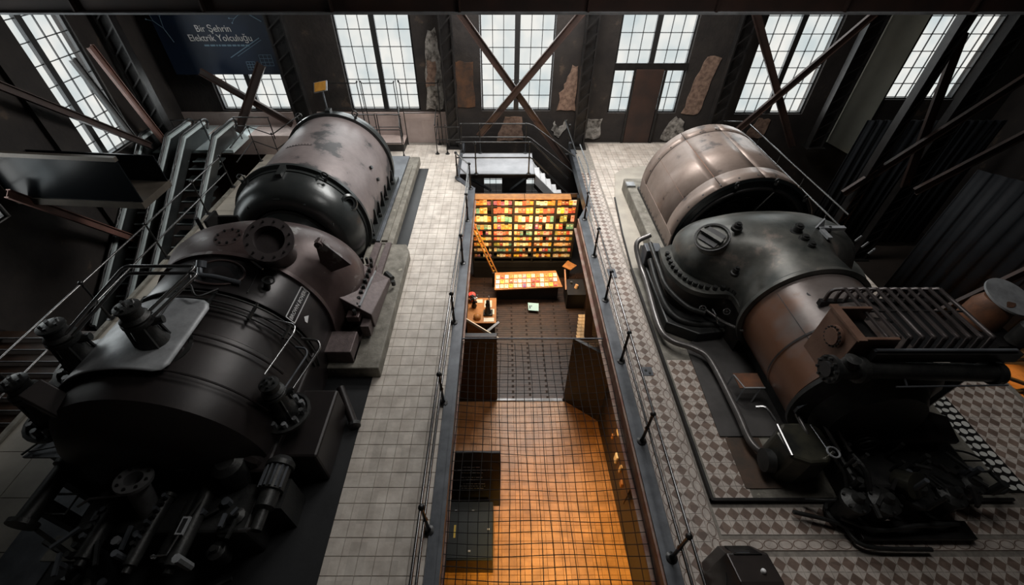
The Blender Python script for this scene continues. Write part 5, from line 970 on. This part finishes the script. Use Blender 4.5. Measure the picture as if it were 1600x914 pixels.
COLS = [('red', (.62, .05, .03)), ('orange', (.80, .25, .03)), ('yellow', (.85, .55, .05)), ('cream', (.85, .72, .45)), ('white', (.85, .82, .75)), ('pink', (.75, .30, .35)), ('brown', (.28, .10, .04)), ('purple', (.22, .06, .22)), ('teal', (.10, .32, .30)), ('green', (.25, .30, .08)), ('dark red', (.30, .03, .02)), ('peach', (.85, .45, .22))]
WT = [12, 12, 9, 18, 14, 6, 10, 3, 2, 1, 8, 12]
cm = {n: mat('cover_' + n.replace(' ', '_'), c, tuple(min(1, v * 1.5 + .15) for v in c), .6, 0, 14, 0, th=.56) for n, c in COLS}
ORD = ['top', 'second', 'third', 'fourth', 'fifth', 'sixth', 'seventh', 'eighth', 'lowest']; BAY = ['leftmost', 'second', 'middle', 'fourth', 'rightmost']
pgm = flat('book_pages', (.75, .68, .52), .8); bmesh_cache = {}
def book(x, y, z, wd, hh, th, c, flatlie=False, tilt=0, label='', group=''):
    key = (round(wd, 2), round(hh, 2), c, flatlie)
    o = thing('book', (x, y, z), label, 'book', group)
    if key not in bmesh_cache:
        if flatlie: a = MB().box(-wd / 2, wd / 2, -hh / 2, hh / 2, 0, th); b = MB().box(-wd / 2 + .006, wd / 2 + .004, -hh / 2 + .004, hh / 2 - .004, .004, th - .004); t_ = MB().box(-wd * .3, wd * .3, hh * .12, hh * .3, th, th + .001)
        else: a = MB().box(-wd / 2, wd / 2, 0, th, 0, hh); b = MB().box(-wd / 2 + .006, wd / 2 + .004, .004, th - .004, .004, hh + .002); t_ = MB().box(-wd * .3, wd * .3, -.001, 0, hh * .55, hh * .75)
        c2 = random.choice(['white', 'cream', 'dark red', 'yellow', 'brown', 'teal'])
        ms = []
        for q, nm, mm_ in ((a, 'cover', cm[c]), (b, 'pages', pgm), (t_, 'cover_band', cm[c2])):
            me = bpy.data.meshes.new(nm); me.from_pydata(q.v, [], q.f); me.materials.append(mm_); ms.append(me)
        bmesh_cache[key] = ms
    for me in bmesh_cache[key]: p = bpy.data.objects.new(me.name.split('.')[0], me); COL.objects.link(p); p.parent = o
    o.rotation_euler = (tilt, 0, 0); return o
rnd = random.Random(11); NTH = ['first', 'second', 'third', 'fourth', 'fifth', 'sixth', 'seventh', 'eighth', 'ninth', 'tenth', 'eleventh', 'twelfth', 'thirteenth', 'fourteenth']
for r_ in range(9):
    hmax = TOPS[r_] - SZ[r_] - .03
    for b_i in range(NB):
        x0 = BX0 + bw_ * b_i + .05; x1 = BX0 + bw_ * (b_i + 1) - .05; n = 5 if r_ < 4 else 6; x = x0; base = rnd.choice(COLS)[0]
        for k in range(n):
            wd = (x1 - x0) / n - .008; c = rnd.choices([q[0] for q in COLS], WT)[0]
            if rnd.random() < .35: c = base
            hh = round(min(hmax, hmax * rnd.choice((.66, .74, .82))), 2); wd = round(wd * rnd.choice((.94, 1)), 2)
            if rnd.random() < .04: x += (x1 - x0) / n; continue
            book(x + (x1 - x0) / n / 2, 15.17 + rnd.choice((0, .02, .04)), SZ[r_] + .001, wd, hh, .04, c, tilt=-.06,
                 label='%s book, %s from the left in the %s bay of the %s shelf' % (c, NTH[k], BAY[b_i], ORD[r_]), group='books on the %s shelf of the bookcase' % ORD[r_])
            x += (x1 - x0) / n
tbk = thing('display_table', (1.3, 14.0, -4.5), 'sloping bookshop display table spread with books', 'table')
MB().rings([[(-.30, 13.35, -3.66), (2.55, 13.55, -3.66), (2.55, 13.55, -3.72), (-.30, 13.35, -3.72)], [(-.30, 14.35, -3.56), (2.35, 14.5, -3.56), (2.35, 14.5, -3.62), (-.30, 14.35, -3.62)]]).build('table_top', wood_o, tbk)
MB().box(-.2, 2.4, 13.65, 14.3, -4.5, -3.72).build('table_base', black_m, tbk)
for i in range(14):
    for j in range(3):
        x = -.18 + .188 * i + .01 * j; y = 13.52 + .27 * j + .012 * i; z = -3.66 + (y - 13.35 - .012 * i) * .1 + .004
        c = rnd.choices([q[0] for q in COLS], WT)[0]
        book(x, y, z, .15, .21, .025, c, True, tilt=.1, label='%s book lying %s from the left in the %s row of the display table' % (c, NTH[i], ('front', 'middle', 'back')[j]), group='books lying on the display table')
ld = MB(); ldo = thing('bookshop_ladder', (-.3, 14.7, -3.9), 'orange-lit wooden ladder leaning across the bookcase', 'ladder')
for dx in (-.07, .07): MB().bar((-1.22 + dx, 15.0, -1.45), (-.28 + dx, 14.55, -3.75), .05, .05).build('rail', wood_o, ldo)
for k in range(10): t = (k + .5) / 10; MB().bar((-1.29 + .94 * t, 15.0 - .45 * t, -1.45 - 2.3 * t), (-1.15 + .94 * t, 15.0 - .45 * t, -1.45 - 2.3 * t), .03, .03).build('rung', yellow_m, ldo)
MB().box(-.42, -.2, 14.46, 14.6, -4.5, -3.7).build('foot', black_m, ldo)
ps_ = thing('orange_post', (-1.32, 13.2, -4.5), 'orange-lit wooden post at the left wall of the shop', 'post'); MB().box(-1.45, -1.33, 13.3, 13.42, -4.5, -.6).build('shaft', wood_o, ps_); MB().box(-1.5, -1.3, 13.25, 13.47, -4.5, -4.4).build('foot', wood_o, ps_)
# desk with bust and bottles
dk = thing('shop_desk', (-.75, 12.2, -4.5), 'small shop desk with white papers below the left railing', 'desk')
MB().box(-1.35, -.22, 11.5, 12.9, -3.74, -3.7).build('desk_top', wood_o, dk); MB().box(-1.3, -.27, 11.55, 12.85, -4.5, -3.74).build('desk_body', black_m, dk)
def small(nm, label, cat, f): o = f().build(nm, f.m, smooth=50); tag(o, label, cat); return o
for k, (x, y, wd, l) in enumerate(((-.55, 12.55, .3, .4), (-.42, 12.1, .25, .3), (-.9, 12.7, .25, .2), (-.5, 11.65, .4, .2))):
    tag(MB().box(x - wd / 2, x + wd / 2, y - l / 2, y + l / 2, -3.7, -3.69 + .003 * k).build('paper_sheet', paper), ('large cream sheet at the back of the shop desk', 'cream sheet at the middle right of the shop desk', 'cream sheet at the back left of the shop desk', 'cream sheet at the front of the shop desk')[k], 'paper')
stt = thing('statuette', (-.55, 12.0, -3.7), 'dark standing statuette with raised pole on the shop desk', 'statue')
MB().box(-.72, -.36, 11.85, 12.15, -3.7, -3.62).build('base', green_m, stt); MB().lathe((-.55, 12.0, -3.62), (0, 0, 1), [(.14, 0), (.11, .15), (.07, .3), (.09, .42), (.05, .5), (.06, .56), (.04, .64), (0, .66)], 14).build('figure', iron, stt, smooth=60); MB().cyl((-.45, 12.0, -3.62), (-.5, 12.15, -2.9), .02, n=8).build('pole', sheet_m, stt)
plnt = thing('flower_vase', (-1.1, 12.35, -3.7), 'vase of dark and white flowers on the shop desk', 'vase')
MB().lathe((-1.1, 12.35, -3.7), (0, 0, 1), [(.07, 0), (.11, .1), (.06, .22), (.08, .26)], 14).build('vase', iron, plnt, smooth=60)
for k in range(14): t = rnd.random() * 6.28; r = rnd.random() * .18; p = (-1.1 + r * cos(t), 12.35 + r * sin(t), -3.3 + rnd.random() * .2); MB().ball(p, .045, 6).build('flower', rnd.choice([white_m, iron, steelgrey]), plnt); MB().cyl((-1.1, 12.35, -3.5), p, .006, n=4).build('stem', green_m, plnt)
tag(MB().lathe((-1.2, 12.75, -3.7), (0, 0, 1), [(.09, 0), (.1, .25), (.16, .3), (.14, .36), (0, .38)], 16).build('table_lamp', cm['red'], smooth=50), 'small red-capped lamp at the back of the shop desk', 'lamp')
tag(MB().lathe((-.95, 11.75, -3.7), (0, 0, 1), [(.13, 0), (.15, .12), (.09, .2), (0, .22)], 14).build('wicker_basket', wood_o, smooth=50), 'orange wicker basket at the front left of the shop desk', 'basket')
cn_ = thing('counter_screen', (-.8, 11.0, -4.5), 'orange wooden counter screen with pale sloping top rail', 'counter')
MB().wall_prism([(-1.28, -4.5), (-.2, -4.5), (-.2, -3.9), (-1.28, -2.95)], 10.9, 10.95).build('panel', wood_o, cn_); MB().bar((-1.32, 10.92, -2.9), (-.15, 10.92, -3.95), .1, .05, (0, 1, 0)).build('top_rail', paper, cn_)
MB().bar((-.55, 10.95, -3.6), (-.1, 11.3, -3.45), .1, .05).build('side_rail', sheet_m, cn_); MB().box(-1.6, -1.35, 10.6, 10.8, -4.5, -3.6).build('post', wood_o, cn_)
sn = thing('floor_sign', (1.32, 13.0, -4.5), 'small pale cyan floor notice with dark lettering', 'sign')
MB().rings([[(1.12, 12.85, -4.35), (1.54, 12.8, -4.35), (1.54, 12.8, -4.37), (1.12, 12.85, -4.37)], [(1.10, 13.15, -4.2), (1.55, 13.1, -4.2), (1.55, 13.1, -4.22), (1.10, 13.15, -4.22)]]).build('board', cyan_m, sn)
dk_ = MB()
for k in range(5): xx = 1.16 + .068 * k; dk_.rings([[(xx, 12.91, -4.315), (xx + .045, 12.91, -4.315), (xx + .045, 12.92, -4.32), (xx, 12.92, -4.32)], [(xx + .01 * (k % 2), 13.03, -4.25), (xx + .045, 13.03, -4.25), (xx + .045, 13.04, -4.255), (xx, 13.04, -4.255)]])
dk_.build('illegible_lettering', navy, sn, kind='stuff'); MB().box(1.2, 1.45, 12.9, 13.1, -4.5, -4.33).build('stand', black_m, sn)
# right side of the shop
stt2 = thing('side_table', (3.05, 14.4, -4.5), 'small table with lit cream top at the right of the bookcase', 'table')
MB().prism([(2.62, 14.55), (2.95, 14.3), (3.25, 14.6), (2.9, 14.95)], -3.4, -3.36).build('table_top', wood_o, stt2); MB().cyl((2.93, 14.6, -4.5), (2.93, 14.6, -3.4), .05, n=10).build('leg', black_m, stt2)
dp = thing('counter_display', (2.95, 13.6, -4.5), 'dark counter with small bright items at the right end of the display table', 'counter')
MB().box(2.72, 3.5, 13.1, 14.1, -4.5, -3.7).build('body', black_m, dp, bevel=.02); MB().bar((2.68, 13.4, -3.7), (2.7, 14.3, -3.35), .06, .05).build('lit_rail', wood_o, dp); MB().cyl((3.1, 13.5, -3.7), (3.15, 13.55, -3.55), .07, n=8).build('small_item', cm['peach'], dp); MB().cyl((2.95, 13.8, -3.7), (2.95, 13.8, -3.6), .05, n=8).build('small_item', steelgrey, dp)
rgm = thing('lit_shelf_panel', (3.6, 12.4, -4.5), 'cream gridded panels lit warm behind a dark post at right', 'shelf')
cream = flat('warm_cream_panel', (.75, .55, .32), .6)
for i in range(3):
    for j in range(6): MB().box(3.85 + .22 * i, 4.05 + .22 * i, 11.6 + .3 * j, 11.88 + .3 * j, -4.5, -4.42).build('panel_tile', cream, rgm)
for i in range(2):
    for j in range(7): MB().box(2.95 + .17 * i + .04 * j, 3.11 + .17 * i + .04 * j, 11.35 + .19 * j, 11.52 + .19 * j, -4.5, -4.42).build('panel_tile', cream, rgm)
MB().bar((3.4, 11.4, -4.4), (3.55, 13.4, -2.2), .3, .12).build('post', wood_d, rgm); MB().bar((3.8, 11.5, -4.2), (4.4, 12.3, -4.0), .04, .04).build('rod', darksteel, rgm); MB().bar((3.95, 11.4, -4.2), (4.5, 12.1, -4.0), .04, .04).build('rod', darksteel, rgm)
rd = thing('folded_parasol', (3.9, 11.0, -4.5), 'dark red and pale folded parasol leaning right of the shop floor', 'parasol')
MB().lathe((3.95, 11.0, -4.5), (0, .1, 1), [(.04, 0), (.16, .2), (.10, .9), (.02, 1.2)], 10).build('red_cloth', cm['dark red'], rd); MB().lathe((4.2, 11.0, -4.5), (0, .1, 1), [(.03, 0), (.11, .3), (.07, .9), (.02, 1.1)], 8).build('pale_cloth', white_m, rd)
# cabinet partition at left, hall side furniture
wp = thing('wooden_cabinet', (-1.0, 8.9, -4.5), 'tall dark boarded cabinet closing the left side under the well', 'cabinet')
for i in range(11): MB().box(-2.9 + .25 * i, -2.655 + .25 * i, 8.55, 8.62, -4.5, -1.2).build('board', wood_d, wp)
MB().box(-2.9, -.15, 8.62, 8.72, -4.5, -1.22).build('carcass', black_m, wp)
pb = thing('partition', (3.0, 9.2, -4.5), 'dark partition bending along the right side of the lower hall', 'partition')
MB().rings([[(2.13, 8.56, z), (2.23, 8.6, z)] + [(3.3, 7.8, z), (3.2, 7.75, z)] for z in (-4.5, -1.3)]).build('panel', black_m, pb); MB().rings([[(3.2, 7.75, z), (3.3, 7.8, z), (3.5, .8, z), (3.4, .8, z)] for z in (-4.5, -1.3)]).build('panel', black_m, pb)
ib = thing('information_board', (-.8, 5.2, -4.5), 'black information board with faint white lettering above the green cabinet', 'board')
MB().rings([[(-1.55, 4.86, -4.1), (-.04, 4.86, -4.1), (-.04, 4.91, -4.1), (-1.55, 4.91, -4.1)], [(-1.55, 5.5, -2.3), (-.04, 5.5, -2.3), (-.04, 5.55, -2.3), (-1.55, 5.55, -2.3)]]).build('panel', black_m, ib)
MB().box(-1.0, -.98, 5.3, 5.4, -4.5, -3.0).build('leg', darksteel, ib); MB().box(-.2, -.18, 5.3, 5.4, -4.5, -3.0).build('leg', darksteel, ib)
dimw = flat('dim_white_print', (.22, .22, .21), .7); r2 = random.Random(5)
for k, (wd, t) in enumerate(((.0, 0), (.45, .30), (1.0, .36), (.6, .42), (.6, .52), (.3, .57), (.5, .66), (.7, .71), (.6, .76))):
    if k == 0: 
        for i in range(3): p = Vector((-.95 + .1 * i, 5.463, -2.62)); MB().box(p.x - .04, p.x + .04, 5.42, 5.435, -2.75, -2.55).build('emblem', dimw, ib)
        continue
    z = -2.3 - 1.8 * t * .85; y = 5.5 - .64 * t * .85; x = -.8 - wd / 2
    while x < -.8 + wd / 2: l = r2.uniform(.03, .11); MB().box(x, x + l, y - .022, y - .014, z, z + .026).build('printed_word', dimw, ib); x += l + .025
gc = thing('green_cabinet', (-.85, 4.0, -4.5), 'dark green metal cabinet standing by the left edge of the hall floor', 'cabinet')
MB().box(-1.5, -.22, 3.35, 4.75, -4.5, -3.5).build('body', green_m, gc, bevel=.02); MB().box(-1.45, -.27, 3.4, 4.7, -3.5, -3.48).build('lid', green_m, gc)
for x, y in ((-.75, 4.5), (-.8, 3.55), (-.34, 4.05), (-1.2, 4.5)): MB().box(x - .03, x + .03, y - .02, y + .02, -3.48, -3.465).build('latch', sheet_m, gc)
MB().box(-1.22, -1.17, 3.85, 4.15, -3.48, -3.475).build('yellow_label', yellow_m, gc)
sf = thing('lit_shopfront', (3.2, 6.0, -4.5), 'glowing shopfront display deep below the right railing', 'display')
MB().box(3.17, 3.2, 4.6, 7.4, -3.3, -1.5).build('frame', wood_d, sf)
for k, (y, z, a, b) in enumerate(((7.1, -1.75, .12, .25), (6.75, -1.95, .10, .3), (6.2, -2.0, .18, .3), (6.05, -2.05, .2, .55), (6.3, -2.9, .1, .2), (5.7, -3.0, .18, .35), (5.3, -2.8, .1, .3), (5.0, -3.0, .14, .2))): MB().box(3.12, 3.2, y - a / 2, y + a / 2, z - b / 2, z + b / 2).build('lit_item', (cream, wood_o, paper)[k % 3], sf, bevel=.02)
tag(MB().rings([[(3.05, 4.9, -1.9), (3.2, 4.9, -1.9), (3.2, 5.0, -1.9), (3.05, 5.0, -1.9)], [(2.98, 5.1, -1.4), (3.2, 5.1, -1.4), (3.2, 5.3, -1.4), (2.98, 5.3, -1.4)]]).build('projector_box', white_m), 'small white box fixed under the right gallery edge', 'box')
wc = thing('wall_cabinet', (3.4, 3.8, -4.5), 'brown cabinet low on the right side of the lower hall', 'cabinet'); MB().box(3.45, 4.1, 2.6, 4.6, -4.5, -2.4).build('body', wood_d, wc, bevel=.02); MB().box(3.42, 3.45, 2.7, 4.5, -4.4, -2.5).build('door', wood_d, wc)
# amber room seen at far right
am = thing('light_fitting', (18, 9.7, -4.5), 'amber-lit metal frames in the room below the far right opening', 'frame')
for a, b in (((16.6, 9.4, -4.4), (17.6, 9.9, -4.4)), ((17.0, 8.7, -4.4), (18.4, 8.9, -4.4)), ((17.6, 9.9, -4.4), (18.5, 8.6, -4.0)), ((16.8, 9.9, -4.4), (16.4, 8.6, -4.2)), ((18.0, 10.2, -4.4), (19.4, 10.1, -4.2))): MB().bar(a, b, .1, .1).build('frame_bar', black_m, am)
# safety net and its edge pipe
ep = MB().cyl((EL, 7.67, -.28), (ER - .05, 7.67, -.28), .022, n=8).build('net_edge_pipe', steelgrey, smooth=60); tag(ep, 'thin grey pipe spanning the well where the net begins', 'pipe')
nt_ = thing('safety_net', (.8, 4.4, -.4), 'black cord safety net stretched across the near half of the well', 'net')
r3 = random.Random(3); NS = .195
def dz(x, y): return -.36 - .10 * sin((x + 1.05) / 3.8 * pi) * (1 - .3 * sin(y * .7)) + .0
xs_ = [EL + .03 + NS * i for i in range(20) if EL + NS * i < ER - .06]; ys_ = [1.0 + NS * j for j in range(35) if 1.0 + NS * j < 7.66]
for x in xs_: MB().tube([(x + .018 * sin(y * 1.9 + x * 3), y, dz(x, y)) for y in ys_ + [7.66]], .0075, 4, cap=False).build('cord', ropem, nt_)
for y in ys_: MB().tube([(x, y + .022 * sin(x * 2.3 + y * 2), dz(x, y)) for x in [EL + .0] + xs_ + [ER - .05]], .0075, 4, cap=False).build('cord', ropem, nt_)
